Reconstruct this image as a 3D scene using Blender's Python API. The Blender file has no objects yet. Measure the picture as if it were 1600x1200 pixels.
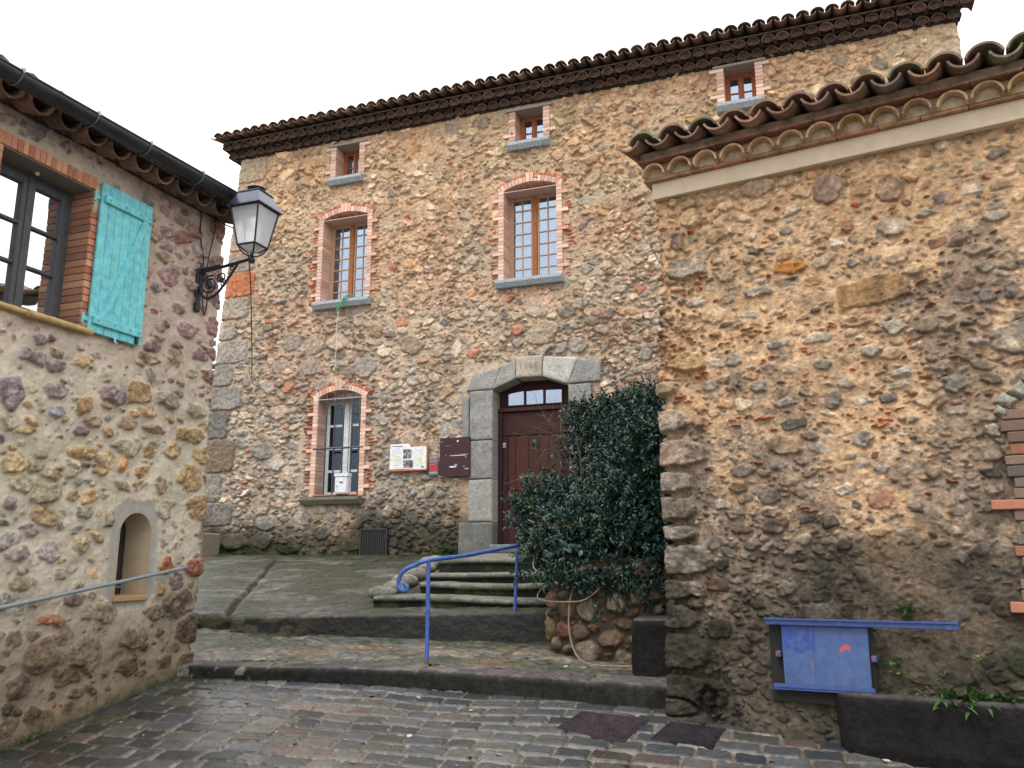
import bpy, math, random
import numpy as np
from mathutils import Vector, Matrix
random.seed(7); rng = np.random.default_rng(7)
R = math.radians
S = bpy.context.scene

# ------------------------------------------------------------------ camera, sky, sun, exposure
cam_d = bpy.data.cameras.new('camera'); cam = bpy.data.objects.new('camera', cam_d)
S.collection.objects.link(cam); S.camera = cam
cam_d.sensor_width = 36; cam_d.lens = 36*1300/1600; cam_d.clip_end = 2000; cam_d.clip_start = .05
cam.location = (0, 0, 0)
cam.rotation_euler = (R(90)+math.atan(270/1300), 0, R(20.25))
W = bpy.data.worlds.new('World'); S.world = W; W.use_nodes = True
wn = W.node_tree; wn.nodes.clear()
sky = wn.nodes.new('ShaderNodeTexSky'); sky.sky_type = 'NISHITA'; sky.sun_disc = False
SUN_EL, SUN_AZ = 58, 200
sky.sun_elevation = R(SUN_EL); sky.sun_rotation = R(SUN_AZ); sky.dust_density = 6; sky.air_density = 1.0; sky.ozone_density = 1
hs = wn.nodes.new('ShaderNodeHueSaturation'); hs.inputs['Saturation'].default_value = .10
hs.inputs['Value'].default_value = 1.0
bg = wn.nodes.new('ShaderNodeBackground'); bg.inputs[1].default_value = .15
wo = wn.nodes.new('ShaderNodeOutputWorld')
# overcast: an even cloud layer, brighter overhead, veils the clear-sky gradient
tc = wn.nodes.new('ShaderNodeTexCoord'); sp = wn.nodes.new('ShaderNodeSeparateXYZ')
mr = wn.nodes.new('ShaderNodeMapRange'); mr.inputs[1].default_value = 0; mr.inputs[2].default_value = 1
mr.inputs[3].default_value = 7.0; mr.inputs[4].default_value = 16.0
nz = wn.nodes.new('ShaderNodeTexNoise'); nz.inputs['Scale'].default_value = 1.6; nz.inputs['Detail'].default_value = 5
m1 = wn.nodes.new('ShaderNodeMath'); m1.operation = 'MULTIPLY_ADD'; m1.inputs[1].default_value = .3; m1.inputs[2].default_value = .85
m2 = wn.nodes.new('ShaderNodeMath'); m2.operation = 'MULTIPLY'
cc = wn.nodes.new('ShaderNodeVectorMath'); cc.operation = 'SCALE'; cc.inputs[0].default_value = (.985, .99, 1.0)
mx = wn.nodes.new('ShaderNodeMixRGB'); mx.inputs[0].default_value = .85
L = wn.links.new
L(tc.outputs['Generated'], sp.inputs[0]); L(sp.outputs['Z'], mr.inputs[0]); L(tc.outputs['Generated'], nz.inputs['Vector'])
L(nz.outputs['Fac'], m1.inputs[0]); L(mr.outputs[0], m2.inputs[0]); L(m1.outputs[0], m2.inputs[1]); L(m2.outputs[0], cc.inputs['Scale'])
L(sky.outputs[0], hs.inputs['Color']); L(hs.outputs[0], mx.inputs[1]); L(cc.outputs[0], mx.inputs[2])
L(mx.outputs[0], bg.inputs[0]); L(bg.outputs[0], wo.inputs[0])
sl = bpy.data.lights.new('sun', 'SUN'); sl.energy = 1.2; sl.angle = R(25); sl.color = (1, .97, .92)
so = bpy.data.objects.new('sun', sl); S.collection.objects.link(so)
# nishita: rotation 0 = +Y, clockwise
_a = R(SUN_AZ); _e = R(SUN_EL)
sd = Vector((math.sin(_a)*math.cos(_e), math.cos(_a)*math.cos(_e), math.sin(_e)))
so.rotation_euler = sd.to_track_quat('Z', 'Y').to_euler()
S.view_settings.view_transform = 'Standard'; S.view_settings.look = 'None'
S.view_settings.exposure = .40; S.view_settings.gamma = 1; S.view_settings.use_curve_mapping = False
S.render.engine = 'CYCLES'

# ------------------------------------------------------------------ object helpers
WL = {}
def link(o, parent=None):
    S.collection.objects.link(o)
    base = Vector((0, 0, 0))
    if parent is not None:
        o.parent = parent; base = WL[parent.name]
        o.location = -base
    WL[o.name] = Vector((0, 0, 0))
    return o
def thing(name, label, cat, loc, group=None):
    o = bpy.data.objects.new(name, None); S.collection.objects.link(o); o.location = loc
    o.empty_display_size = .1
    WL[o.name] = Vector(loc); o['label'] = label; o['category'] = cat
    if group: o['group'] = group
    return o
def tag(o, label, cat, group=None):
    o['label'] = label; o['category'] = cat
    if group: o['group'] = group
    return o
def structure(o): o['kind'] = 'structure'; return o

def npmesh(name, co, quads, mat, parent=None, col=None, smooth=True):
    me = bpy.data.meshes.new(name)
    co = np.asarray(co, np.float32); quads = np.asarray(quads, np.int32)
    me.vertices.add(len(co)); me.vertices.foreach_set('co', co.ravel())
    me.loops.add(quads.size); me.loops.foreach_set('vertex_index', quads.ravel())
    me.polygons.add(len(quads))
    me.polygons.foreach_set('loop_start', np.arange(0, quads.size, 4, dtype=np.int32))
    me.polygons.foreach_set('loop_total', np.full(len(quads), 4, np.int32))
    me.polygons.foreach_set('use_smooth', np.full(len(quads), smooth, bool))
    me.update(calc_edges=True)
    if col is not None:
        a = me.color_attributes.new('Col', 'FLOAT_COLOR', 'POINT')
        c4 = np.ones((len(co), 4), np.float32); c4[:, :col.shape[1]] = np.clip(col, 0, 1); a.data.foreach_set('color', c4.ravel())
    me.materials.append(mat)
    return link(bpy.data.objects.new(name, me), parent)

class MB:
    def __init__(s): s.v = []; s.f = []; s.c = []
    def add(s, vs, fs, col=(.5, .5, .5)):
        b = len(s.v); s.v += [tuple(v) for v in vs]; s.f += [tuple(b+i for i in f) for f in fs]
        s.c += [col]*len(vs)
    def box(s, x0, x1, y0, y1, z0, z1, col=(.5, .5, .5), M=None, bev=0):
        b = min(bev, (x1-x0)*.45, (y1-y0)*.45, (z1-z0)*.45)
        if b <= 0:
            vs = [(x, y, z) for x in (x0, x1) for y in (y0, y1) for z in (z0, z1)]
            fs = [(0, 1, 3, 2), (4, 6, 7, 5), (0, 4, 5, 1), (2, 3, 7, 6), (0, 2, 6, 4), (1, 5, 7, 3)]
        else:
            vs = []; 
            for ix, x in enumerate((x0, x1)):
                for iy, y in enumerate((y0, y1)):
                    for iz, z in enumerate((z0, z1)):
                        sx = 1-2*ix; sy = 1-2*iy; sz = 1-2*iz
                        vs += [(x, y+sy*b, z+sz*b), (x+sx*b, y, z+sz*b), (x+sx*b, y+sy*b, z)]
            def I(ix, iy, iz, k): return (ix*4+iy*2+iz)*3+k
            fs = []
            for ix in (0, 1): fs.append([I(ix, 0, 0, 0), I(ix, 0, 1, 0), I(ix, 1, 1, 0), I(ix, 1, 0, 0)])
            for iy in (0, 1): fs.append([I(0, iy, 0, 1), I(0, iy, 1, 1), I(1, iy, 1, 1), I(1, iy, 0, 1)])
            for iz in (0, 1): fs.append([I(0, 0, iz, 2), I(0, 1, iz, 2), I(1, 1, iz, 2), I(1, 0, iz, 2)])
            for a in (0, 1):
                for c in (0, 1):
                    fs.append([I(a, c, 0, 0), I(a, c, 1, 0), I(a, c, 1, 1), I(a, c, 0, 1)])
                    fs.append([I(a, 0, c, 0), I(a, 1, c, 0), I(a, 1, c, 2), I(a, 0, c, 2)])
                    fs.append([I(0, a, c, 1), I(1, a, c, 1), I(1, a, c, 2), I(0, a, c, 2)])
                    for d in (0, 1): fs.append([I(a, c, d, 0), I(a, c, d, 1), I(a, c, d, 2)])
        if M is not None: vs = [M @ Vector(v) for v in vs]
        s.add(vs, fs, col)
    def tube(s, pts, r, seg=8, col=(.5, .5, .5), cap=True, rs=None):
        pts = [Vector(p) for p in pts]; n = len(pts); vs = []
        up = None
        for i, p in enumerate(pts):
            t = (pts[min(i+1, n-1)]-pts[max(i-1, 0)]).normalized()
            if up is None:
                up = Vector((0, 0, 1)) if abs(t.z) < .9 else Vector((1, 0, 0))
            a = t.cross(up).normalized(); b = a.cross(t).normalized(); up = b
            rr = rs[i] if rs else r
            for k in range(seg):
                an = 2*math.pi*k/seg; vs.append(p+(a*math.cos(an)+b*math.sin(an))*rr)
        fs = [(i*seg+k, i*seg+(k+1) % seg, (i+1)*seg+(k+1) % seg, (i+1)*seg+k) for i in range(n-1) for k in range(seg)]
        if cap: fs += [tuple(range(seg))[::-1], tuple((n-1)*seg+k for k in range(seg))]
        s.add(vs, fs, col)
    def half(s, p0, p1, up, r0, r1, th, sgn=1, col=(.5, .5, .5), seg=8, arc=math.pi):
        p0 = Vector(p0); p1 = Vector(p1); up = Vector(up).normalized(); ax = (p1-p0).normalized()
        sd_ = ax.cross(up).normalized(); u = sd_.cross(ax).normalized()*sgn
        vs = []
        for p, r in ((p0, r0), (p1, r1)):
            for q in (r, r-th):
                for k in range(seg+1):
                    a = math.pi/2-arc/2+arc*k/seg; vs.append(p+sd_*math.cos(a)*q+u*math.sin(a)*q)
        n = seg+1; fs = []
        for k in range(seg):
            fs += [(k, k+1, 2*n+k+1, 2*n+k), (n+k, n+k+1, 3*n+k+1, 3*n+k), (k, k+1, n+k+1, n+k), (2*n+k, 2*n+k+1, 3*n+k+1, 3*n+k)]
        for k in (0, seg): fs.append((k, n+k, 3*n+k, 2*n+k))
        s.add(vs, fs, col)
    def lathe(s, prof, c, seg=16, col=(.5, .5, .5), M=None):
        vs = [Vector((r*math.cos(2*math.pi*k/seg), r*math.sin(2*math.pi*k/seg), z)) for r, z in prof for k in range(seg)]
        if M is not None: vs = [M @ v for v in vs]
        vs = [v+Vector(c) for v in vs]; n = len(prof)
        fs = [(i*seg+k, i*seg+(k+1) % seg, (i+1)*seg+(k+1) % seg, (i+1)*seg+k) for i in range(n-1) for k in range(seg)]
        s.add(vs, fs, col)
    def prism(s, poly, y0, y1, col=(.5, .5, .5), M=None):
        n = len(poly); vs = [(x, y0, z) for x, z in poly]+[(x, y1, z) for x, z in poly]
        fs = [tuple(range(n)), tuple(range(n, 2*n))[::-1]]+[(i, (i+1) % n, n+(i+1) % n, n+i) for i in range(n)]
        if M is not None: vs = [M @ Vector(v) for v in vs]
        s.add(vs, fs, col)
    def build(s, name, mat, parent=None, smooth=False, norm=True):
        me = bpy.data.meshes.new(name); me.from_pydata([tuple(v) for v in s.v], [], s.f)
        a = me.color_attributes.new('Col', 'FLOAT_COLOR', 'POINT')
        c4 = np.ones((len(s.v), 4), np.float32); c4[:, :3] = np.array([tuple(c)[:3] for c in s.c], np.float32); a.data.foreach_set('color', c4.ravel())
        if norm:
            import bmesh
            bm = bmesh.new(); bm.from_mesh(me); bmesh.ops.recalc_face_normals(bm, faces=bm.faces); bm.to_mesh(me); bm.free()
        if smooth:
            me.polygons.foreach_set('use_smooth', np.full(len(me.polygons), True, bool))
            try: me.set_sharp_from_angle(angle=R(40))
            except Exception: pass
        me.materials.append(mat)
        return link(bpy.data.objects.new(name, me), parent)

# ------------------------------------------------------------------ numpy noise
def _h(ix, iy, iz, seed):
    h = (ix.astype(np.int64)*374761393+iy.astype(np.int64)*668265263+iz.astype(np.int64)*2147483647 % 1000003+iz.astype(np.int64)*1274126177+seed*974634777) & 0xffffffff
    h = ((h ^ (h >> 13))*1274126177) & 0xffffffff
    h = ((h ^ (h >> 15))*2246822519) & 0xffffffff
    return ((h ^ (h >> 16)) & 0xffff)/65535.
def vn2(x, y, seed=0):
    ix = np.floor(x); iy = np.floor(y); fx = x-ix; fy = y-iy; fx = fx*fx*(3-2*fx); fy = fy*fy*(3-2*fy); z = np.zeros_like(ix)
    return (_h(ix, iy, z, seed)*(1-fx)+_h(ix+1, iy, z, seed)*fx)*(1-fy)+(_h(ix, iy+1, z, seed)*(1-fx)+_h(ix+1, iy+1, z, seed)*fx)*fy
def fbm2(x, y, o=4, seed=0, g=.5):
    r = 0; a = 1; t = 0
    for i in range(o): r = r+a*vn2(x*2**i+i*17.3, y*2**i-i*9.1, seed+i); t += a; a *= g
    return r/t
def vn3(x, y, z, seed=0):
    ix = np.floor(x); iy = np.floor(y); iz = np.floor(z); fx = x-ix; fy = y-iy; fz = z-iz
    fx = fx*fx*(3-2*fx); fy = fy*fy*(3-2*fy); fz = fz*fz*(3-2*fz)
    def pl(k): return (_h(ix, iy, iz+k, seed)*(1-fx)+_h(ix+1, iy, iz+k, seed)*fx)*(1-fy)+(_h(ix, iy+1, iz+k, seed)*(1-fx)+_h(ix+1, iy+1, iz+k, seed)*fx)*fy
    return pl(0)*(1-fz)+pl(1)*fz
def fbm3(P, sc, o=4, seed=0):
    x, y, z = P[..., 0]*sc, P[..., 1]*sc, P[..., 2]*sc; r = 0; a = 1; t = 0
    for i in range(o): r = r+a*vn3(x*2**i, y*2**i, z*2**i+7*i, seed+i); t += a; a *= .5
    return r/t
def sstep(a, b, x): t = np.clip((x-a)/(b-a), 0, 1); return t*t*(3-2*t)
def mix(a, b, t): t = np.asarray(t)[..., None]; return np.asarray(a)*(1-t)+np.asarray(b)*t

# ------------------------------------------------------------------ materials
def nodes(name):
    m = bpy.data.materials.new(name); m.use_nodes = True; n = m.node_tree
    return m, n, n.nodes['Principled BSDF']
def surf(name, base=None, rough=.8, nscale=40, namp=.25, bscale=80, bdist=.004, bstr=.6, metal=0, spec=.5, rvar=0, rscale=6, coat=0, detail=6, mortar=None):
    """Procedural surface. base None = the per-piece colour attribute."""
    m, n, b = nodes(name); k = n.links.new; N = n.nodes.new
    t = N('ShaderNodeTexCoord')
    if base is None:
        src = N('ShaderNodeAttribute'); src.attribute_name = 'Col'; c = src.outputs['Color']
    else:
        src = N('ShaderNodeRGB'); src.outputs[0].default_value = (*base, 1); c = src.outputs[0]
    z = N('ShaderNodeTexNoise'); z.inputs['Scale'].default_value = nscale; z.inputs['Detail'].default_value = detail; z.inputs['Roughness'].default_value = .65
    k(t.outputs['Object'], z.inputs['Vector'])
    r = N('ShaderNodeMapRange'); r.inputs[1].default_value = .25; r.inputs[2].default_value = .75; r.inputs[3].default_value = 1-namp; r.inputs[4].default_value = 1+namp
    k(z.outputs['Fac'], r.inputs[0])
    v = N('ShaderNodeVectorMath'); v.operation = 'SCALE'; k(c, v.inputs[0]); k(r.outputs[0], v.inputs['Scale']); k(v.outputs[0], b.inputs['Base Color'])
    z2 = N('ShaderNodeTexNoise'); z2.inputs['Scale'].default_value = bscale; z2.inputs['Detail'].default_value = 8; z2.inputs['Roughness'].default_value = .7
    k(t.outputs['Object'], z2.inputs['Vector'])
    bp = N('ShaderNodeBump'); bp.inputs['Strength'].default_value = bstr; bp.inputs['Distance'].default_value = bdist
    k(z2.outputs['Fac'], bp.inputs['Height']); k(bp.outputs[0], b.inputs['Normal'])
    if mortar is not None:
        q_ = N('ShaderNodeMapRange'); q_.inputs[3].default_value = mortar*bstr; q_.inputs[4].default_value = bstr; k(src.outputs['Alpha'], q_.inputs[0]); k(q_.outputs[0], bp.inputs['Strength'])
        q3 = N('ShaderNodeMapRange'); q3.inputs[3].default_value = 1-namp*mortar; q3.inputs[4].default_value = 1-namp; k(src.outputs['Alpha'], q3.inputs[0]); k(q3.outputs[0], r.inputs[3])
        q4 = N('ShaderNodeMapRange'); q4.inputs[3].default_value = 1+namp*mortar; q4.inputs[4].default_value = 1+namp; k(src.outputs['Alpha'], q4.inputs[0]); k(q4.outputs[0], r.inputs[4])
    b.inputs['Roughness'].default_value = rough; b.inputs['Metallic'].default_value = metal; b.inputs['Specular IOR Level'].default_value = spec
    if rvar:
        z3 = N('ShaderNodeTexNoise'); z3.inputs['Scale'].default_value = rscale; z3.inputs['Detail'].default_value = 4
        k(t.outputs['Object'], z3.inputs['Vector'])
        q = N('ShaderNodeMapRange'); q.inputs[1].default_value = .3; q.inputs[2].default_value = .7; q.inputs[3].default_value = max(.02, rough-rvar); q.inputs[4].default_value = min(1, rough+rvar)
        k(z3.outputs['Fac'], q.inputs[0]); k(q.outputs[0], b.inputs['Roughness'])
    return m
def glass(name, tint=(.8, .9, 1), refl=.35, rough=.03):
    m, n, b = nodes(name); k = n.links.new; N = n.nodes.new; n.nodes.remove(b)
    tr = N('ShaderNodeBsdfTransparent'); tr.inputs[0].default_value = (*[x*.85 for x in tint], 1)
    gl = N('ShaderNodeBsdfGlossy'); gl.inputs['Roughness'].default_value = rough; gl.inputs[0].default_value = (*tint, 1)
    t = N('ShaderNodeTexCoord'); z = N('ShaderNodeTexNoise'); z.inputs['Scale'].default_value = 3; k(t.outputs['Object'], z.inputs['Vector'])
    bp = N('ShaderNodeBump'); bp.inputs['Distance'].default_value = .01; bp.inputs['Strength'].default_value = .25; k(z.outputs['Fac'], bp.inputs['Height']); k(bp.outputs[0], gl.inputs['Normal'])
    fr = N('ShaderNodeFresnel'); fr.inputs[0].default_value = 1.5; mp = N('ShaderNodeMath'); mp.operation = 'MULTIPLY_ADD'; mp.inputs[1].default_value = 1; mp.inputs[2].default_value = refl; mp.use_clamp = True
    k(fr.outputs[0], mp.inputs[0]); ms = N('ShaderNodeMixShader'); k(mp.outputs[0], ms.inputs[0]); k(tr.outputs[0], ms.inputs[1]); k(gl.outputs[0], ms.inputs[2])
    k(ms.outputs[0], n.nodes['Material Output'].inputs['Surface']); return m
M = dict(
 rubble=surf('rubble', rough=.93, nscale=28, namp=.55, bscale=38, bdist=.022, bstr=.9, spec=.2, detail=12),
 rubble_l=surf('pointed_rubble', rough=.93, nscale=30, namp=.6, bscale=36, bdist=.025, bstr=1, spec=.2, detail=12, mortar=.22),
 rubble_far=surf('rubble_far', rough=.93, nscale=16, namp=.5, bscale=22, bdist=.035, bstr=.9, spec=.2, detail=12),
 wet=surf('wet_stone', rough=.42, nscale=22, namp=.6, bscale=26, bdist=.028, bstr=.8, rvar=.22, rscale=5, detail=12, spec=.4),
 stain=surf('stained_stone', rough=.85, nscale=24, namp=.6, bscale=34, bdist=.014, bstr=.9, detail=12, spec=.15),
 setts=surf('wet_setts', rough=.27, nscale=40, namp=.4, bscale=50, bdist=.006, bstr=.6, rvar=.16, rscale=3, detail=8),
 cut=surf('cut_stone', rough=.92, nscale=32, namp=.5, bscale=48, bdist=.014, bstr=.9, spec=.2, detail=12),
 brick=surf('brick', rough=.9, nscale=60, namp=.18, bscale=150, bdist=.003, spec=.3),
 tile=surf('clay_tile', rough=.9, nscale=14, namp=.6, bscale=70, bdist=.005, spec=.3, detail=9),
 plaster=surf('plaster', rough=.9, nscale=8, namp=.12, bscale=60, bdist=.004, spec=.3),
 paint=surf('paint', rough=.6, nscale=16, namp=.34, bscale=50, bdist=.002, bstr=.5, detail=12),
 wood=surf('wood', rough=.75, spec=.25, nscale=20, namp=.3, bscale=60, bdist=.002),
 metal=surf('metal', rough=.45, nscale=25, namp=.2, bscale=120, bdist=.0012, bstr=.5, spec=.5),
 iron=surf('iron', rough=.6, nscale=40, namp=.35, bscale=120, bdist=.003, bstr=.6),
 gutter=surf('gutter_zinc', (.055, .06, .065), rough=.35, nscale=6, namp=.25, bscale=20, bdist=.001, metal=.6, rvar=.08),
 leaf=surf('leaf', rough=.46, spec=.4, nscale=30, namp=.25, bscale=60, bdist=.001, bstr=.3),
 cloth=surf('cloth', rough=.9, nscale=60, namp=.12, bscale=200, bdist=.002),
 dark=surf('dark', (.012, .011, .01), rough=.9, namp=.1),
 pane=glass('pane', (.78, .88, 1), .22), pane_dark=glass('pane_dark', (.6, .7, .8), .02), pane2=glass('pane_bright', (.85, .94, 1), .8, .01),
 frost=surf('frosted_glass', (.75, .78, .8), rough=.25, nscale=30, namp=.06, bscale=120, bdist=.001),
)

# ------------------------------------------------------------------ rubble generator
class Field:
    def __init__(f, s, z, warp=.02, wsc=9, seed=1):
        f.s = np.asarray(s); f.z = np.asarray(z); f.S, f.Z = np.meshgrid(f.s, f.z, indexing='ij')
        f.WS = f.S+warp*2*(fbm2(f.S*wsc, f.Z*wsc, 3, seed)-.5); f.WZ = f.Z+warp*2*(fbm2(f.S*wsc+40, f.Z*wsc+40, 3, seed+5)-.5)
        sh = f.S.shape; f.G1 = np.full(sh, 9.); f.G2 = np.full(sh, 9.); f.ID = np.zeros(sh, np.int32)
        f.st = [(0, 0, 1, 1, 0, 0, 0)]; f.pr = [0.]; f.col = [(.3, .3, .3)]; f.tl = [(0, 0)]
    def add(f, cs, cz, a, b, th=0, ang=.5, pw=2.4, prot=.02, col=(.3, .3, .3), tilt=.08):
        Rr = 1.7*max(a, b)+.05
        i0, i1 = np.searchsorted(f.s, (cs-Rr, cs+Rr)); j0, j1 = np.searchsorted(f.z, (cz-Rr, cz+Rr))
        if i1-i0 < 1 or j1-j0 < 1: return
        sl_ = (slice(i0, i1), slice(j0, j1))
        x = f.WS[sl_]-cs; y = f.WZ[sl_]-cz; c, s_ = math.cos(th), math.sin(th); u = (x*c+y*s_)/a; v = (-x*s_+y*c)/b
        d = (np.abs(u)**pw+np.abs(v)**pw)**(1/pw)
        if ang > 0:
            dp = None; n = random.choice((4, 5, 5, 6, 7)); o = random.random()*6.28
            for k in range(n):
                t = o+6.283*k/n+random.uniform(-.3, .3); e = (u*math.cos(t)+v*math.sin(t))/random.uniform(.72, .98)
                dp = e if dp is None else np.maximum(dp, e)
            d = d*(1-ang)+dp*ang
        g = (d-1)*min(a, b)*1.05
        G1, G2, ID = f.G1[sl_], f.G2[sl_], f.ID[sl_]; i = len(f.pr)
        nw = g < G1
        G2[...] = np.where(nw, G1, np.minimum(G2, g)); G1[...] = np.where(nw, g, G1); ID[...] = np.where(nw, i, ID)
        f.st.append((cs, cz, a, b, th, 0, 0)); f.pr.append(prot); f.col.append(col); f.tl.append((random.gauss(0, tilt), random.gauss(0, tilt)))
    def dart(f, n, r0, r1, asp, gap, colf, prot, region=None, ang=.55, th=.25, tilt=.08, smin=None, smax=None, zmin=None, zmax=None):
        a0 = f.s[0] if smin is None else smin; a1 = f.s[-1] if smax is None else smax
        b0 = f.z[0] if zmin is None else zmin; b1 = f.z[-1] if zmax is None else zmax
        for _ in range(n):
            cs = random.uniform(a0, a1); cz = random.uniform(b0, b1)
            b = random.uniform(r0, r1); a = b*random.uniform(*asp)
            if region is not None and not region(cs, cz, b): continue
            i = min(np.searchsorted(f.s, cs), len(f.s)-1); j = min(np.searchsorted(f.z, cz), len(f.z)-1)
            if f.G1[i, j] < gap*b: continue
            f.add(cs, cz, a, b, random.gauss(0, th), ang=ang, prot=random.uniform(*prot), col=colf(cs, cz, b), tilt=tilt)
    def solve(f, joint, rnd, base, mortar, mcol, rough=.006, rsc=25, dome=.0, cvar=.25, seed=3, soft=.003, hue=.3):
        e = np.minimum(-f.G1, (f.G2-f.G1)*.5)+(fbm2(f.S*60, f.Z*60, 2, seed)-.5)*.008
        t = np.clip((e-joint)/rnd, 0, 1); prof = 1-(1-t)**2.6
        st = np.array(f.st); pr = np.array(f.pr); tl = np.array(f.tl); cl = np.array(f.col)
        du = f.S-st[f.ID, 0]; dv = f.Z-st[f.ID, 1]
        hsn = pr[f.ID]+tl[f.ID, 0]*du+tl[f.ID, 1]*dv+rough*2*(fbm2(f.S*rsc, f.Z*rsc, 4, seed+9)-.5)+rough*1.6*(fbm2(f.S*rsc*.3, f.Z*rsc*.3, 2, seed+19)-.5)
        if dome: hsn = hsn+dome*np.clip(e/.08, 0, 1)**.6
        sh = base*(1-prof)+hsn*prof
        mo = mortar+.006*(fbm2(f.S*45, f.Z*45, 4, seed+2)-.5)
        d = (sh-mo)/soft; msk = 1/(1+np.exp(-np.clip(d, -30, 30)))
        H = mo+np.log1p(np.exp(np.clip(d, -30, 30)))*soft; H = np.where(d > 25, sh, H)
        cv = 1+cvar*2*(fbm2(f.S*18, f.Z*18, 4, seed+4)-.5)
        sc = cl[f.ID]*cv[..., None]
        mc = np.asarray(mcol)*(1+.35*(fbm2(f.S*25, f.Z*25, 4, seed+8)-.5))[..., None]
        Cc = mix(mc, sc, msk)
        lum = Cc.mean(-1, keepdims=True); mh = np.asarray(mcol)/np.mean(mcol)
        rd = (Cc[..., :1]-Cc[..., 2:])/(Cc[..., :1]+Cc[..., 2:]+1e-6); hw = hue*(1-sstep(.50, .62, rd)); Cc = Cc*(1-hw)+lum*mh*hw
        f.msk = msk
        return H, Cc, msk

def path_frames(pts, s, r=.05):
    """position and outward (right hand) normal along a polyline, corners rounded by r"""
    pts = [np.array(p, float) for p in pts]; seg = [np.linalg.norm(b-a) for a, b in zip(pts, pts[1:])]; cum = np.concatenate([[0], np.cumsum(seg)])
    def pos(q):
        q = np.clip(q, 0, cum[-1]); i = np.clip(np.searchsorted(cum, q, side='right')-1, 0, len(seg)-1)
        P = np.array(pts); A = P[i]; B = P[i+1]; t = (q-cum[i])/np.array(seg)[i]; return A+(B-A)*t[:, None]
    k = np.linspace(-r, r, 9); p = np.mean([pos(s+o) for o in k], 0)
    d = pos(s+r)-pos(s-r); d /= np.linalg.norm(d, axis=1)[:, None]
    return p, np.stack([d[:, 1], -d[:, 0]], 1)
def wall_mesh(name, f, H, C, pts, mat, parent, hole=None, s0=0, post=None, r=.05):
    p, n = path_frames(pts, f.s-f.s[0]+s0, r)
    X = p[:, None, 0]+n[:, None, 0]*H; Y = p[:, None, 1]+n[:, None, 1]*H; co = np.stack([X, Y, f.Z], -1)
    if post is not None: co = post(co)
    a, b = f.S.shape; idx = np.arange(a*b).reshape(a, b)
    q = np.stack([idx[:-1, :-1], idx[1:, :-1], idx[1:, 1:], idx[:-1, 1:]], -1)
    if hole is not None:
        cs = (f.S[:-1, :-1]+f.S[1:, 1:])/2; cz = (f.Z[:-1, :-1]+f.Z[1:, 1:])/2; q = q[~hole(cs, cz)]
    q = q.reshape(-1, 4)
    return npmesh(name, co.reshape(-1, 3), q, mat, parent, np.concatenate([C, f.msk[..., None]], -1).reshape(-1, 4))
def steps_(*segs):
    out = [segs[0][0]]
    for a, b, d in segs: n = max(1, int(round((b-a)/d))); out += list(a+(b-a)*(np.arange(n)+1)/n)
    return np.array(out)
def pick(pal):
    w = [p[0] for p in pal]; c = random.choices(pal, w)[0][1]; k = random.uniform(.78, 1.22)
    return tuple(x*k*random.uniform(.985, 1.015) for x in c)

# ================================================================== MAIN HOUSE (facade on the plane Y = 13)
YM = 13.0
house = thing('stone_house', 'large rubble stone house with arched doorway, tiled roof and brick framed windows', 'house', (-4.2, 15, 0))
# openings: x0, x1, z0, spring, apex
OP = dict(bigR=(-4.94, -3.96, 4.72, 6.40, 6.51), bigL=(-8.67, -7.70, 4.72, 6.40, 6.50), gnd=(-8.60, -7.69, 1.06, 2.88, 3.00),
          sL=(-8.46, -7.94, 7.21, 7.90, 7.90), sM=(-4.72, -4.19, 7.28, 7.92, 7.92), sR=(-1.03, -.525, 7.31, 7.98, 7.98), door=(-5.13, -3.79, .06, 2.80, 2.98))
def arc_z(op, x):
    x0, x1, z0, zs, za = op
    return zs+(za-zs)*(1-((x-(x0+x1)/2)/((x1-x0)/2))**2)
BATTER = lambda x, z: -.35*np.clip((8-z)/5.5, 0, 1)*np.clip((-8.95-x)/1.8, 0, 1)
s_m = steps_((0, .5, .06), (.5, .6, .014), (.6, 13.8, .0145), (13.8, 14.3, .05))      # s=.5+.. : corner at s=1.0
PM = [(-10.75, 14.0), (-10.75, 13.0), (2.45, 13.0), (2.45, 14.0)]                  # corner s = 1.0, end s = 14.2
s_m = steps_((.5, 1.0, .03), (1.0, 11.0, .0145), (11.0, 14.2, .016), (14.2, 14.7, .05))
z_m = steps_((-.35, 8.2, .0145))
F = Field(s_m, z_m, .026, 15, 11); X0 = -11.75                                      # x = s + X0
sx = lambda x: x-X0
TAN = (.46, .375, .285); GREY = (.35, .345, .325); CREAM = (.56, .48, .38); BRN = (.33, .25, .18); RED = (.44, .20, .13); ORG = (.46, .31, .18); DGR = (.25, .25, .235); PNK = (.46, .35, .28)
# quoins of the left corner
z = .55; k = 0
QC = [(.19, .19, .185), (.22, .22, .215), (.2, .15, .115), (.17, .175, .175), (.25, .25, .24), (.27, .265, .255), (.3, .3, .29), (.32, .31, .30), (.30, .3, .285), (.45, .19, .11), (.30, .31, .31), (.33, .33, .32), (.34, .33, .31), (.35, .33, .3), (.36, .34, .31)]
for k, h in enumerate((.46, .55, .66, .55, .48, .45, .48, .42, .45, .52, .45, .5, .48, .48, .55)):
    w = (.62, .42)[k % 2]+random.uniform(-.06, .06)
    if k == 9: w = .66
    F.add(1.0+w/2-.18, z+h/2, w/2+.18, h/2-.012, 0, ang=0, pw=7, prot=.035, col=QC[k], tilt=.01); z += h
for zz, c in ((7.55, (.46, .42, .37)), (7.2, (.32, .33, .33)), (6.8, (.3, .3, .3)), (6.4, (.4, .36, .3)), (6, (.33, .33, .31))):
    F.add(14.1, zz, .24+.08*(int(zz*10) % 2), .17, 0, ang=0, pw=6, prot=.03, col=c, tilt=.01)
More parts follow.
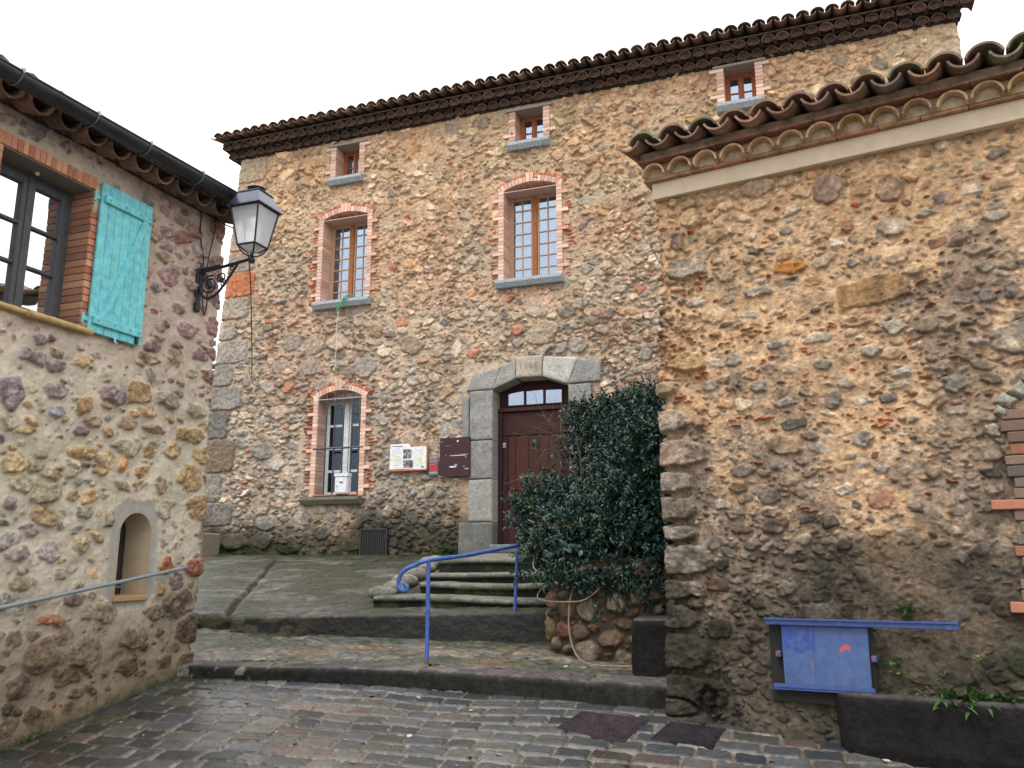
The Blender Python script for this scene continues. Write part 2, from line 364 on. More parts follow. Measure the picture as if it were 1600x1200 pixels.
# old red brick ends left and right of the new window surrounds
for nm in ('bigR', 'bigL', 'gnd'):
    x0, x1, z0, zs, za = OP[nm]
    for side, xe in ((-1, x0-.14), (1, x1+.14)):
        z = z0+.02
        while z < zs+.15:
            if random.random() < .72:
                a = random.uniform(.05, .13); F.add(sx(xe+side*a*.75), z, a, random.uniform(.018, .03), random.gauss(0, .04), ang=.3, pw=4, prot=.02, col=pick([(3, (.42, .14, .075)), (2, (.34, .12, .08)), (1, (.45, .25, .16))]))
            z += random.uniform(.05, .075)
for _ in range(110):   # scattered tile shards
    cs, cz = random.uniform(1.5, 14), random.uniform(.8, 7.8)
    F.add(cs, cz, random.uniform(.05, .13), random.uniform(.014, .026), random.gauss(0, .15), ang=.3, pw=3.5, prot=.022, col=pick([(3, (.42, .15, .08)), (2, (.36, .14, .1))]))
def regM(s, z, b):
    x = s+X0
    for (a0, a1, c0, c1, c2) in OP.values():
        if a0-.06 < x < a1+.06 and c0 < z < c2+.05: return False
    if -5.75-b*.6 < x < -3.25+b*.6 and z < 3.3+b*.5: return False
    return True
def colM(s, z, b):
    g = np.clip((5.2-z)/4.5+.35*math.sin(s*1.3+z), 0, 1)
    g = max(g, .75 if (s < 3.2 and z < 6) else 0)
    if random.random() < .55*g+.12: return pick([(4, GREY), (3, (.27, .27, .26)), (2, (.36, .35, .33)), (1, (.24, .235, .25)), (1, DGR)])
    return pick([(5, TAN), (3.5, CREAM), (1.6, BRN), (.7, ORG), (.35, RED), (1.8, PNK), (2, (.42, .35, .28))])
F.dart(500, .13, .21, (1.1, 1.6), .80, colM, (.02, .045), lambda s, z, b: regM(s, z, b) and (z < 4.2) and (s < 4.5 or random.random() < .15), smax=14.2, ang=.6)
F.dart(1500, .075, .115, (1.1, 1.9), .85, colM, (.010, .045), lambda s, z, b: regM(s, z, b) and random.random() < (.8 if z < 4.5 else .45), smax=14.2, ang=.85, th=.5)
F.dart(14000, .042, .07, (1.1, 2.2), .70, colM, (.008, .042), regM, ang=.9, th=.45, tilt=.2)
F.dart(46000, .022, .038, (1.1, 2.8), .70, colM, (.002, .036), regM, ang=.9, th=.4, tilt=.3)
F.dart(40000, .012, .02, (1.2, 3), .9, colM, (.0, .03), regM, ang=.8, th=.4, tilt=.4)
up_ = sstep(4.2, 7.2, F.Z+.8*(fbm2(F.S*.6, F.Z*.6, 3, 77)-.5)*2)
mort = -.010+.030*(fbm2(F.S*1.1, F.Z*1.1, 4, 31)-.5)*2+.014*up_+.018*(fbm2(F.S*6, F.Z*6, 3, 34)-.5)*2
H, C, msk = F.solve(.0005, .013, -.055, mort, (.46, .38, .295), rough=.013, rsc=20, seed=40, soft=.002, cvar=.32)
lum = C.mean(-1, keepdims=True)
C = mix(C, C*np.array([1.10, 1.02, .86]), up_*.7)
# green-black algae and splash dirt at the foot of the wall, grey weathering lower left
dirt = sstep(1.15, .35, F.Z+.9*(fbm2(F.S*1.4, F.Z*1.4, 4, 51)-.5)+.25*(fbm2(F.S*7, F.Z*7, 3, 52)-.5))
C = mix(C, C*.13+np.array([.006, .009, .004]), dirt*.95)
moss = sstep(.32, .1, F.Z+.35*(fbm2(F.S*4, F.Z*4, 4, 53)-.5))
C = mix(C, np.array([.018, .032, .008]), moss*.85*sstep(.35, .6, fbm2(F.S*3, F.Z*3, 3, 54)))
drip = sstep(.56, .7, fbm2(F.S*2.2, F.Z*.7, 4, 56))*sstep(7.9, 7.0, F.Z)
C = mix(C, C*np.array([.8, .78, .78]), drip*.5)
tu = sstep(2.2, 4.6, F.Z+.7*(fbm2(F.S*.5, F.Z*.5, 3, 58)-.5)+.10*(F.S-6))
C = C*mix(np.array([.97, .935, .905]), np.array([1.02, .94, .865]), tu)
pk = sstep(.5, .62, fbm2(F.S*.8, F.Z*1.3, 4, 59)); C = mix(C, C*np.array([1.06, .93, .88]), pk*.8)
C = C*(.80+.42*fbm2(F.S*2.4, F.Z*2.4, 5, 60))[..., None]
def holeM(s, z):
    x = s+X0; r = np.zeros(x.shape, bool)
    for k_, op in OP.items():
        x0, x1, z0, zs, za = op; r |= (x > x0-.02) & (x < x1+.02) & (z > z0-.02) & (z < arc_z(op, x)+.01) & (s > 1.02)
    return r
def postM(co):
    co[..., 0] += BATTER(co[..., 0], co[..., 2]); return co
wall = wall_mesh('wall', F, H, C, PM, M['rubble_far'], house, holeM, s0=.5, post=postM, r=.05)
# side and rear walls of the house
mb = MB()
for a, b in (((-10.72, 13.9), (-10.72, 18)), ((2.42, 13.9), (2.42, 18)), ((-10.72, 18), (2.42, 18))):
    x0, x1 = sorted((a[0], b[0])); y0, y1 = sorted((a[1], b[1])); mb.box(x0-.12, x1+.12, y0-.12, y1+.12, -.4, 8.15, (.33, .27, .2))
mb.build('rear_wall', M['rubble_far'], house)

PK = [(4, (.62, .40, .32)), (3, (.66, .45, .36)), (2, (.58, .34, .25)), (.7, (.69, .50, .41)), (.6, (.60, .36, .26))]
def brick_surround(nm, parent, op, depth=.30, fw=.10, tooth=.11, every=5, flat=False, key=True, ringc=True):
    x0, x1, z0, zs, za = op; mb = MB(); ch = .058; jo = .008; Y0 = YM-.045
    n = int((zs-z0)/(ch+jo)); ch = (zs-z0)/n-jo
    mj = (.55, .42, .35)
    for sd_, xe in ((-1, x0), (1, x1)):
        for i in range(n):
            za_ = z0+i*(ch+jo); w = fw+random.uniform(-.003, .003)
            if i % every == 2: w += tooth
            a, b = (xe-w, xe+random.uniform(0, .003)) if sd_ < 0 else (xe-random.uniform(0, .003), xe+w)
            mb.box(a, b, Y0+random.uniform(-.003, .003), YM+depth, za_, za_+ch, pick(PK), bev=.004)
        a, b = (xe-fw+.004, xe-.006) if sd_ < 0 else (xe+.006, xe+fw-.004)
        mb.box(a, b, Y0+.007, YM+depth-.01, z0, zs, mj)
    if flat:
        mb.box(x0-fw-.05, x1+fw+.05, Y0-.02, YM+depth, zs, zs+.045, (.30, .27, .24), bev=.005)
    else:
        w = (x1-x0)/2; hgt = za-zs; Rr = (w*w+hgt*hgt)/(2*hgt); cx = (x0+x1)/2; cz = za-Rr
        half = math.asin((w+fw*.9)/ (Rr+fw*.2)); nb = int(2*half*Rr/.066); 
        def rad(a0, a1, r0, r1, ya, yb, col):
            P = [(cx+r*math.sin(a), cz+r*math.cos(a)) for r, a in ((r0, a0), (r1, a0), (r1, a1), (r0, a1))]
            mb.prism(P, ya, yb, col)
        for i in range(nb):
            a0 = -half+2*half*i/nb+.004/Rr; a1 = -half+2*half*(i+1)/nb-.004/Rr
            k_ = key and abs(i-(nb-1)/2) < 1.3
            rad(a0, a1, Rr, Rr+fw+(.07 if k_ else random.uniform(-.003, .003)), Y0-(.006 if k_ else 0), YM+depth, pick(PK))
        rad(-half, half, Rr+.006, Rr+.02, Y0+.008, YM+depth-.01, mj)
        if ringc:
            hr = half+.02; nr = int(2*hr*Rr/.036)
            for i in range(nr):
                if random.random() < .1 or abs(i-(nr-1)/2) < 2.5: continue
                a0 = -hr+2*hr*i/nr; a1 = a0+2*hr/nr*.8
                rad(a0, a1, Rr+fw+.008, Rr+fw+.06+random.uniform(-.015, .012), Y0+.012+random.uniform(-.008, .008), YM+.02, pick([(3, (.50, .19, .10)), (2, (.42, .15, .09)), (1, (.52, .28, .18))]))
    return mb.build(nm, M['brick'], parent)
def sill(parent, x0, x1, z, col, h=.14, pr=.10):
    mb = MB(); prof = [(YM-.05-pr, z-.01), (YM-.05-pr, z-h*.45), (YM-.05-pr*.45, z-h), (YM-.02, z-h), (YM+.28, z-h), (YM+.28, z+.012), (YM-.03, z+.004)]
    vs = [(x, y, zz) for x in (x0, x0+.012, x1-.012, x1) for y, zz in prof]
    n = len(prof); vs = [(x, y if 0 < i//n < 3 else y+.012*(y < YM), zz) for i, (x, y, zz) in enumerate(vs)]
    fs = [tuple(range(n)), tuple(range(3*n, 4*n))]
    for k_ in range(3):
        for i in range(n): fs.append((k_*n+i, k_*n+(i+1) % n, (k_+1)*n+(i+1) % n, (k_+1)*n+i))
    mb.add(vs, fs, col); return mb.build('sill', M['cut'], parent, smooth=False)
def house_window(op, cols, rows, col, mid=.09, fr=.055, mun=.022, yf=YM+.24, curtain=None, stain=None, label=None, pane='pane', surround=None, silla=None):
    x0, x1, z0, zs, za = op; mb = MB(); xm = (x0+x1)/2; arched = za > zs+.02
    d = .055
    def bx(a, b, c, e, y=0, cl=None, dd=None): mb.box(a, b, yf+y, yf+y+(dd or d), c, e, cl or col, bev=.004)
    bx(x0-.01, x0+fr, z0, zs); bx(x1-fr, x1+.01, z0, zs); bx(x0+fr, x1-fr, z0, z0+fr)
    if arched:   # curved head rail
        nseg = 10
        for i in range(nseg):
            a = x0+(x1-x0)*i/nseg; b = x0+(x1-x0)*(i+1)/nseg; za_, zb_ = arc_z(op, a), arc_z(op, b)
            mb.prism([(a, zs-fr-.02), (b, zs-fr-.02), (b, zb_+.01), (a, za_+.01)], yf+.003, yf+d-.003, col)
    else: bx(x0+fr, x1-fr, zs-fr, zs)
    zt = zs-fr-.02 if arched else zs-fr
    if mid: 
        bx(xm-mid/2, xm+mid/2, z0+fr, zt, -.02, stain or col)
    lx = [(x0+fr, xm-mid/2), (xm+mid/2, x1-fr)] if mid else [(x0+fr, x1-fr)]
    lw = .03
    for a, b in lx:
        bx(a, a+lw, z0+fr, zt, .006); bx(b-lw, b, z0+fr, zt, .006); bx(a+lw, b-lw, z0+fr, z0+fr+lw*1.3, .006); bx(a+lw, b-lw, zt-lw, zt, .006)
        for i in range(1, cols):
            c = a+(b-a)*i/cols; bx(c-mun/2, c+mun/2, z0+fr, zt, .012, dd=.03)
        for j in range(1, rows):
            c = z0+fr+(zt-z0-fr)*j/rows; bx(a+lw, b-lw, c-mun/2, c+mun/2, .010, dd=.03)
    w = mb.build('window', M['wood'], house)
    if label: w['label'] = label
    p = MB(); p.box(x0+.02, x1-.02, yf+.026, yf+.030, z0+.02, zs-.02); p.build('pane', M[pane], w)
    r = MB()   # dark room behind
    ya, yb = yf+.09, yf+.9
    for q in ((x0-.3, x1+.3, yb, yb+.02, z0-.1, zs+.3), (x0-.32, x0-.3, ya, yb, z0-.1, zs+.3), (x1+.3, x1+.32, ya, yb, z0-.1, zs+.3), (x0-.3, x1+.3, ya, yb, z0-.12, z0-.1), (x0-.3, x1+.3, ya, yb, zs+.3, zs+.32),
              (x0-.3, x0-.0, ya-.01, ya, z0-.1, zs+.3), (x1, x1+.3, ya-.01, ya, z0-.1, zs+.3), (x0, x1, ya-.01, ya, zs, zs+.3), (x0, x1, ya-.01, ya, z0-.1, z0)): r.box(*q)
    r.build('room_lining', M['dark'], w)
    if curtain:
        for (a, b, c, e, ccol) in curtain:
            cb = MB(); n = 40; vs = []
            for i in range(n+1):
                x = a+(b-a)*i/n; y = yf+.10+.012*math.sin(i*1.1)+.006*math.sin(i*2.7)
                vs += [(x, y, c), (x, y+.004, e)]
            cb.add(vs, [(2*i, 2*i+1, 2*i+3, 2*i+2) for i in range(n)], ccol); cb.build('curtain', M['cloth'], w, smooth=True)
    brick_surround('brick_surround', w, op, **(surround or {}))
    sill(w, *silla)
    return w
LACE = (.72, .78, .85)
WB = (.40, .22, .12)
house_window(OP['bigR'], 2, 7, (.42, .26, .17), stain=(.26, .10, .04), curtain=[(-4.92, -4.47, 4.75, 5.55, LACE), (-4.43, -3.98, 4.75, 6.05, LACE)], label='large upper window with half height lace curtains', silla=(-5.07, -3.85, 4.72, (.36, .40, .44)))
house_window(OP['bigL'], 2, 7, (.42, .26, .17), stain=(.26, .10, .04), curtain=[(-8.48, -8.3, 4.75, 6.3, (.2, .19, .17)), (-8.3, -8.2, 4.75, 6.3, (.35, .45, .6)), (-7.98, -7.74, 4.75, 6.3, (.6, .68, .8))], label='large upper window with a green rope tied at its sill', silla=(-8.79, -7.57, 4.72, (.36, .39, .42)))
gw = house_window(OP['gnd'], 1, 4, (.68, .70, .72), mid=.11, mun=.045, pane='pane_dark', label='ground floor window with white frame and dark iron bars', surround=dict(ringc=True), silla=(-8.84, -7.62, 1.06, (.17, .16, .12)))
for nm, zc in (('sL', .8), ('sM', .8), ('sR', .8)):
    x0, x1, z0, zs, za = OP[nm]
    house_window(OP[nm], 1, 2, (.36, .12, .06), mid=.035, fr=.05, surround=dict(flat=True, every=7, fw=.12), silla=(x0-.13, x1+.12, z0, (.36, .40, .43)), curtain=[(x0+.02, x1-.02, z0+.03, z0+.25, (.2, .2, .3))] if nm != 'sL' else None,
                 label={'sL': 'small attic window at the left end', 'sM': 'small attic window in the middle', 'sR': 'small attic window above the tiled wall'}[nm])
# iron grille of the ground window
g = MB(); GC = (.035, .055, .07)
for x in (-8.42, -8.24, -8.06, -7.88, -7.72): g.tube([(x, YM-.02, 1.05), (x, YM-.02, 2.97)], .016, 8, GC)
g.tube([(-8.66, YM-.035, 1.93), (-7.62, YM-.035, 1.93)], .019, 8, GC); g.tube([(-8.58, YM-.02, 1.09), (-7.7, YM-.02, 1.09)], .008, 6, GC)
g.build('grille', M['metal'], gw)
t_ = MB(); t_.box(-8.6, -7.68, YM-.13, YM-.01, 1.065, 1.085, (.42, .15, .09), bev=.004); t_.build('sill_tile', M['brick'], gw)

# door and its cut stone surround
door = MB(); DC = (.038, .014, .012); DF = (.034, .014, .014); yd = YM+.24
def dbx(a, b, c, e, y0, y1, cl, bv=.005): door.box(a, b, y0, y1, c, e, cl, bev=bv)
dbx(-5.19, -5.055, .2, 2.50, yd-.03, yd+.08, DF); dbx(-3.86, -3.74, .2, 2.5, yd-.03, yd+.08, DF)
door.prism([(-5.19, 2.5), (-3.74, 2.5), (-3.74, 2.82)]+[(x, arc_z(OP['door'], x)+.03) for x in np.linspace(-3.85, -5.08, 9)]+[(-5.19, 2.82)], yd+.05, yd+.09, DF)
dbx(-5.19, -3.74, 2.44, 2.50, yd-.05, yd+.08, (.05, .018, .018))
frame = door.build('door', M['wood'], house); frame['label'] = 'dark red wooden door under an arched transom window'
lf = MB(); lf.box(-5.05, -3.87, yd+.02, yd+.05, .2, 2.44, DC, bev=.004)
lf.box(-5.05, -3.87, yd+.0, yd+.02, 2.03, 2.43, (.042, .015, .013), bev=.006)
lf.box(-5.05, -4.96, yd-.0, yd+.02, .2, 2.02, DC, bev=.004); lf.box(-3.96, -3.87, yd-.0, yd+.02, .2, 2.02, DC, bev=.004)
lf.box(-4.95, -3.97, yd-.0, yd+.02, .2, .82, (.045, .015, .013), bev=.006)
x = -4.95
for w_ in (.13, .23, .2, .16, .22, .04): lf.box(x+.004, x+w_-.004, yd+.008, yd+.02, .83, 2.01, tuple(c*random.uniform(.85, 1.4) for c in (.050, .018, .014)), bev=.003); x += w_
for i in range(5): lf.lathe([(0, .012), (.009, .006), (.011, 0)], (-4.92+i*.24, yd-.0, 2.1), 8, (.03, .02, .02), M=Matrix.Rotation(R(90), 4, 'X'))
leafo = lf.build('door_leaf', M['wood'], frame)
kn = MB(); kn.lathe([(0, .03), (.04, .022), (.055, 0)], (-4.48, yd+.005, 1.90), 14, (.03, .045, .05), M=Matrix.Rotation(R(90), 4, 'X'))
kn.tube([(-4.48+.04*math.sin(a), yd-.04, 1.83-.055*math.cos(a)) for a in np.linspace(-2.6, 2.6, 14)], .009, 6, (.03, .045, .05)); kn.tube([(-4.48, yd-.04, 1.885), (-4.48, yd-.03, 1.91)], .012, 6, (.03, .045, .05))
kn.build('knocker', M['metal'], frame)
npl = MB(); npl.box(-5.045, -5.0, yd-.006, yd-.0, 1.83, 1.91, (.5, .47, .4)); npl.box(-5.035, -5.012, yd-.008, yd-.006, 1.85, 1.885, (.12, .1, .09)); npl.build('number_plate', M['paint'], frame)
hd = MB(); hd.box(-5.035, -5.0, yd-.01, yd+.0, 1.2, 1.36, (.03, .025, .025), bev=.003); hd.tube([(-5.02, yd, 1.3), (-5.02, yd-.04, 1.3), (-4.96, yd-.045, 1.3)], .008, 6, (.03, .03, .03)); hd.build('handle', M['metal'], frame)
tr = MB()
for a, b in ((-4.97, -4.68), (-4.64, -4.33), (-4.29, -4.0)): 
    for q in ((a-.02, a, 2.56, 2.8), (b, b+.02, 2.56, 2.8), (a, b, 2.54, 2.56)): tr.box(q[0], q[1], yd+.03, yd+.05, q[2], q[3], (.05, .02, .02))
tr.build('transom_bars', M['wood'], frame)
tp = MB()
for a, b in ((-4.97, -4.68), (-4.64, -4.33), (-4.29, -4.0)):
    zl, zr = min(2.79, arc_z(OP['door'], a)-.11), min(2.8, arc_z(OP['door'], b)-.11)
    tp.prism([(a, 2.56), (b, 2.56), (b, zr), (a, zl)], yd+.046, yd+.049, (.2, .25, .3))
tp.build('transom_pane', M['pane2'] if False else glass('pane_transom', (.62, .72, .85), .38), frame)

def rough_block(mb_co, corners, depth, d=.03, amp=.008, seed=1, bev=.018, bow=0, sc=9):
    """cut stone block: front grid (bilinear over 4 corners, x z), worn rounded arrises, sides going back"""
    c00, c10, c11, c01 = [np.array(c, float) for c in corners]
    nu = max(3, int(np.linalg.norm(c10-c00)/d)); nv = max(3, int(np.linalg.norm(c01-c00)/d))
    u, v = np.meshgrid(np.concatenate([[0, 0], np.linspace(.0, 1, nu+1), [1, 1]]), np.concatenate([[0, 0], np.linspace(0, 1, nv+1), [1, 1]]), indexing='ij')
    P = c00*((1-u)*(1-v))[..., None]+c10*(u*(1-v))[..., None]+c11*(u*v)[..., None]+c01*((1-u)*v)[..., None]
    return P, u, v
class GridSet:
    def __init__(s): s.co = []; s.q = []; s.c = []; s.n = 0
    def add(s, co, col):
        a, b = co.shape[:2]; idx = np.arange(a*b).reshape(a, b)+s.n
        s.q.append(np.stack([idx[:-1, :-1], idx[1:, :-1], idx[1:, 1:], idx[:-1, 1:]], -1).reshape(-1, 4))
        s.co.append(co.reshape(-1, 3)); s.c.append((np.zeros((a*b, 3))+np.asarray(col).reshape(-1, 3) if np.ndim(col) > 1 else np.tile(np.asarray(col, float), (a*b, 1)))); s.n += a*b
    def build(s, name, mat, parent=None): return npmesh(name, np.concatenate(s.co), np.concatenate(s.q), mat, parent, np.concatenate(s.c))
def stone_color(P, col, seed=0, amp=.35, sc=10):
    n = fbm3(P, sc, 5, seed); n2 = fbm3(P, sc*.3, 3, seed+5)
    c = np.asarray(col)*(1+amp*2*(n-.5)+.4*(n2-.5))[..., None]
    return c
def block(gs, corners, y0, depth, col, seed=0, bev=.02, amp=.006, d=.03):
    c = [np.array(q, float) for q in corners]
    nu = max(4, int(np.linalg.norm(c[1]-c[0])/d)); nv = max(4, int(np.linalg.norm(c[3]-c[0])/d))
    # parameter rings: 0 = back edge, 1 = arris, rest = front
    uu = np.concatenate([[0, 0], np.linspace(0, 1, nu+1), [1, 1]]); vv = np.concatenate([[0, 0], np.linspace(0, 1, nv+1), [1, 1]])
    u, v = np.meshgrid(uu, vv, indexing='ij')
    P = c[0]*((1-u)*(1-v))[..., None]+c[1]*(u*(1-v))[..., None]+c[2]*(u*v)[..., None]+c[3]*((1-u)*v)[..., None]
    cen = sum(c)/4
    yy = np.full(u.shape, y0)
    I, J = np.indices(u.shape); a, b = u.shape
    ring = np.minimum(np.minimum(I, a-1-I), np.minimum(J, b-1-J))
    yy = np.where(ring == 0, y0+depth, np.where(ring == 1, y0+bev, np.where(ring == 2, y0+bev*.3, y0)))
    shrink = np.where(ring == 2, .35*bev, 0)
    dirv = P-cen; ln = np.linalg.norm(dirv, axis=-1, keepdims=True)+1e-6; P = P-dirv/ln*shrink[..., None]
    X = np.stack([P[..., 0], yy, P[..., 1]], -1)
    X[..., 1] += np.where(ring >= 1, amp*4*(fbm3(X, 7, 4, seed)-.5), 0)
    X[..., 0] += np.where(ring >= 0, .5*amp*2*(fbm3(X, 14, 2, seed+3)-.5), 0); X[..., 2] += .5*amp*2*(fbm3(X, 14, 2, seed+4)-.5)
    gs.add(X, stone_color(X, col, seed, .3, 14))
DS = [(.25, .245, .23), (.29, .28, .26), (.225, .22, .21)]
gs = GridSet(); Yf = YM-.055
for i, (z0, z1, xo) in enumerate(((.02, .56, -5.74), (.57, 1.27, -5.56), (1.28, 1.93, -5.60), (1.94, 2.79, -5.55))):
    cl = DS[i % 3]
    if i == 0: cl = (.13, .135, .12)
    block(gs, [(xo, z0), (-5.13, z0), (-5.13, z1), (xo, z1)], Yf, .42, cl, 100+i)
    block(gs, [(-3.79, z0), (-3.30-.1*(i % 2), z0), (-3.30-.1*(i % 2), z1), (-3.79, z1)], Yf, .42, cl, 110+i)
block(gs, [(-5.70, 1.3), (-5.57, 1.3), (-5.57, 2.7), (-5.70, 2.7)], Yf+.02, .2, DS[2], 121)
ain = lambda x: arc_z(OP['door'], x)
aout = lambda x: 3.30-.42*((x+4.46)/1.1)**2
def vous(xa, xb, n, col, seed, lean=0):
    xs = np.linspace(xa, xb, n+1)
    cs = [(xs[0], ain(xs[0]) if xs[0] > -5.13 else 2.80), (xs[-1], ain(min(xs[-1], -3.79)))]
    block(gs, [cs[0], cs[1], (xb+lean*1, aout(xb)), (xa+lean*-0, aout(xa))], Yf, .42, col, seed)
block(gs, [(-5.62, 2.80), (-5.13, 2.80), (-4.98, 3.20), (-5.50, 3.10)], Yf, .42, DS[1], 130)
block(gs, [(-5.13, 2.80), (-4.72, 2.955), (-4.70, 3.29), (-4.98, 3.21)], Yf+.002, .42, DS[1], 131)
block(gs, [(-4.71, 2.965), (-4.25, 2.965), (-4.23, 3.33), (-4.70, 3.32)], Yf-.012, .43, (.40, .35, .28), 132)
block(gs, [(-4.24, 2.965), (-3.79, 2.80), (-3.62, 3.24), (-4.22, 3.31)], Yf+.001, .42, (.42, .40, .36), 133)
block(gs, [(-3.78, 2.81), (-3.25, 2.81), (-3.22, 3.15), (-3.62, 3.22)], Yf+.004, .42, DS[0], 134)
gs.build('stone_surround', M['cut'], frame)
DG = {'1': [[(0, .8), (.3, 1), (.3, 0)]], '7': [[(-.1, 1), (.6, 1), (.15, 0)]], '8': [[(.3+.24*math.sin(t), .76+.24*math.cos(t)) for t in np.linspace(0, 6.28, 12)], [(.3+.29*math.sin(t), .26+.27*math.cos(t)) for t in np.linspace(0, 6.28, 12)]]}
mb = MB()
for i, ch_ in enumerate('1788'):
    mb = MB()
    for st_ in DG[ch_]: mb.tube([(-4.63+.088*i+.075*px, Yf-.037, 3.11+.11*pz) for px, pz in st_], .0045, 5, (.27, .24, .19))
    mb.build('carved_digit', M['cut'], frame)
gs = GridSet(); block(gs, [(-5.16, .05), (-3.76, .05), (-3.76, .20), (-5.16, .20)], YM-.12, .4, (.14, .145, .12), 140, bev=.03)
X = None
gs2 = MB(); gs2.box(-5.15, -3.77, YM-.10, YM+.36, .10, .196, (.14, .145, .12)); gs2.build('threshold', M['cut'], frame)
gs.build('threshold', M['cut'], frame)
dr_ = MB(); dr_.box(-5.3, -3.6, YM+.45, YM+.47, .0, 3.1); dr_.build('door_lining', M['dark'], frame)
# cellar vent
vg = MB(); VC = (.022, .018, .02); vg.box(-7.59, -7.07, YM-.06, YM-.045, .02, .47, VC)
for q in ((-7.6, -7.57, .0, .48), (-7.09, -7.06, .0, .48), (-7.57, -7.09, .45, .48), (-7.57, -7.09, .0, .03)): vg.box(q[0], q[1], YM-.085, YM-.045, q[2], q[3], VC, bev=.004)
for i in range(13): vg.box(-7.555+i*.036, -7.54+i*.036, YM-.078, YM-.06, .03, .45, VC)
vg.build('cellar_vent', M['iron'], house)

# roof: canal tiles over two corbelled rows
TC = [(3, (.20, .125, .095)), (3, (.16, .11, .09)), (1.5, (.25, .15, .105)), (2, (.13, .10, .09)), (.7, (.29, .19, .135))]
def corbel_row(mb, o, ax, out, n, pitch, r, z, back, front, col, fill, seg=8, deep=.03):
    """row of half round tiles seen end on; o = start point on the wall plane, ax along the wall, out = outward"""
    for i in range(n):
        c = o+ax*(pitch*(i+.5)+random.uniform(-.006, .006)); fr = front+random.uniform(-.008, .008)
        a = c+out*fr; b = c+out*(back-.05); a.z = z+random.uniform(-.004, .004); b.z = z
        mb.half(b, a, (0, 0, 1), r*.96, r*random.uniform(.97, 1.03), .014, 1, pick(col), seg)
        # mortar plug inside the tile, dished
        p = c+out*(front-deep-.045); vs = [Vector((p.x, p.y, z+.002))]; q = c+out*(front-deep)
        for k_ in range(seg+1):
            an = math.pi*k_/seg; w = q+ax*(math.cos(an)*(r-.016)); vs.append(Vector((w.x, w.y, z+math.sin(an)*(r-.016))))
        mb.add(vs, [(0, k_+1, k_+2) for k_ in range(seg)], fill)
    return
def canal_roof(mb, o, ax, out, n, pitch, r, zc, over, slope, length, cols, seg=8):
    upv = Vector((0, 0, 1)); down = (out*math.cos(slope)-upv*math.sin(slope)); nrm = (upv*math.cos(slope)+out*math.sin(slope))
    L_ = .42; ex = .34; rows = int(length/ex)
    for i in range(n+1):
        for kind in (0, 1):
            if kind == 1 and i == n: continue
            base = o+ax*(pitch*(i+(0 if kind == 0 else .5))); j0 = random.uniform(-.02, .02)
            for k_ in range(rows):
                e = base+out*over; e = Vector((e.x, e.y, zc))+(-down)*(k_*ex+j0)
                lift = 0; jx = random.uniform(-.006, .006)
                a = e+nrm*(lift+.014)+ax*jx; b = e-down*L_+nrm*(lift-.004)+ax*jx*.5
                if kind == 0: mb.half(b+nrm*r, a+nrm*r, nrm, r*1.02, r*.9, .014, -1, pick(cols), seg, arc=2.3)
                else: mb.half(b+nrm*r*.05, a+nrm*r*.2, nrm, r*.92, r*random.uniform(.99, 1.05), .014, 1, pick(cols), seg, arc=2.35)
mb = MB(); ax = Vector((1, 0, 0)); out = Vector((0, -1, 0)); o0 = Vector((-10.98, YM, 0)); Ltot = 13.5
nR = 61; pit = Ltot/nR
corbel_row(mb, o0, ax, out, nR, pit, .106, 8.04, 0, .15, [(3, (.12, .072, .055)), (2, (.08, .055, .045)), (.8, (.17, .095, .065))], (.11, .07, .055), deep=.05)
mb.box(-10.93, 2.49, YM-.04, YM+.2, 8.02, 8.15, (.045, .036, .03))
corbel_row(mb, o0+ax*.08-ax*.12, ax, out, nR+1, pit, .106, 8.17, 0, .30, [(3, (.14, .085, .062)), (2, (.09, .062, .05)), (.8, (.19, .11, .075))], (.13, .082, .062), deep=.05)
mb.box(-11.0, 2.52, YM-.14, YM+.2, 8.155, 8.29, (.045, .036, .03)); mb.box(-11.05, 2.55, YM-.27, YM+.2, 8.285, 8.30, (.06, .045, .038))
mb.build('cornice', M['tile'], house)
mb = MB(); canal_roof(mb, Vector((-11.12, YM, 0)), ax, out, 62, 13.7/62, .112, 8.31, .45, R(16), 5.2, TC)
mb.build('roof', M['tile'], house)
mb = MB(); sl_ = math.tan(R(16)); mb.add([(-11.0, YM-.3, 8.31), (2.5, YM-.3, 8.31), (2.5, YM+5.2, 8.31+5.5*sl_), (-11.0, YM+5.2, 8.31+5.5*sl_), (-11.0, YM-.3, 8.29), (2.5, YM-.3, 8.29), (2.5, YM+5.2, 8.15), (-11.0, YM+5.2, 8.15)],
    [(0, 1, 2, 3), (4, 5, 6, 7), (0, 1, 5, 4), (1, 2, 6, 5), (2, 3, 7, 6), (3, 0, 4, 7)], (.14, .1, .08)); mb.build('roof_deck', M['tile'], house)

# ================================================================== things on the facade
Yw = YM-.06
p = thing('information_panel', 'white information panel with two small photographs and an orange edge, left of the dark board', 'information panel', (-6.67, Yw, 1.7))
mb = MB()
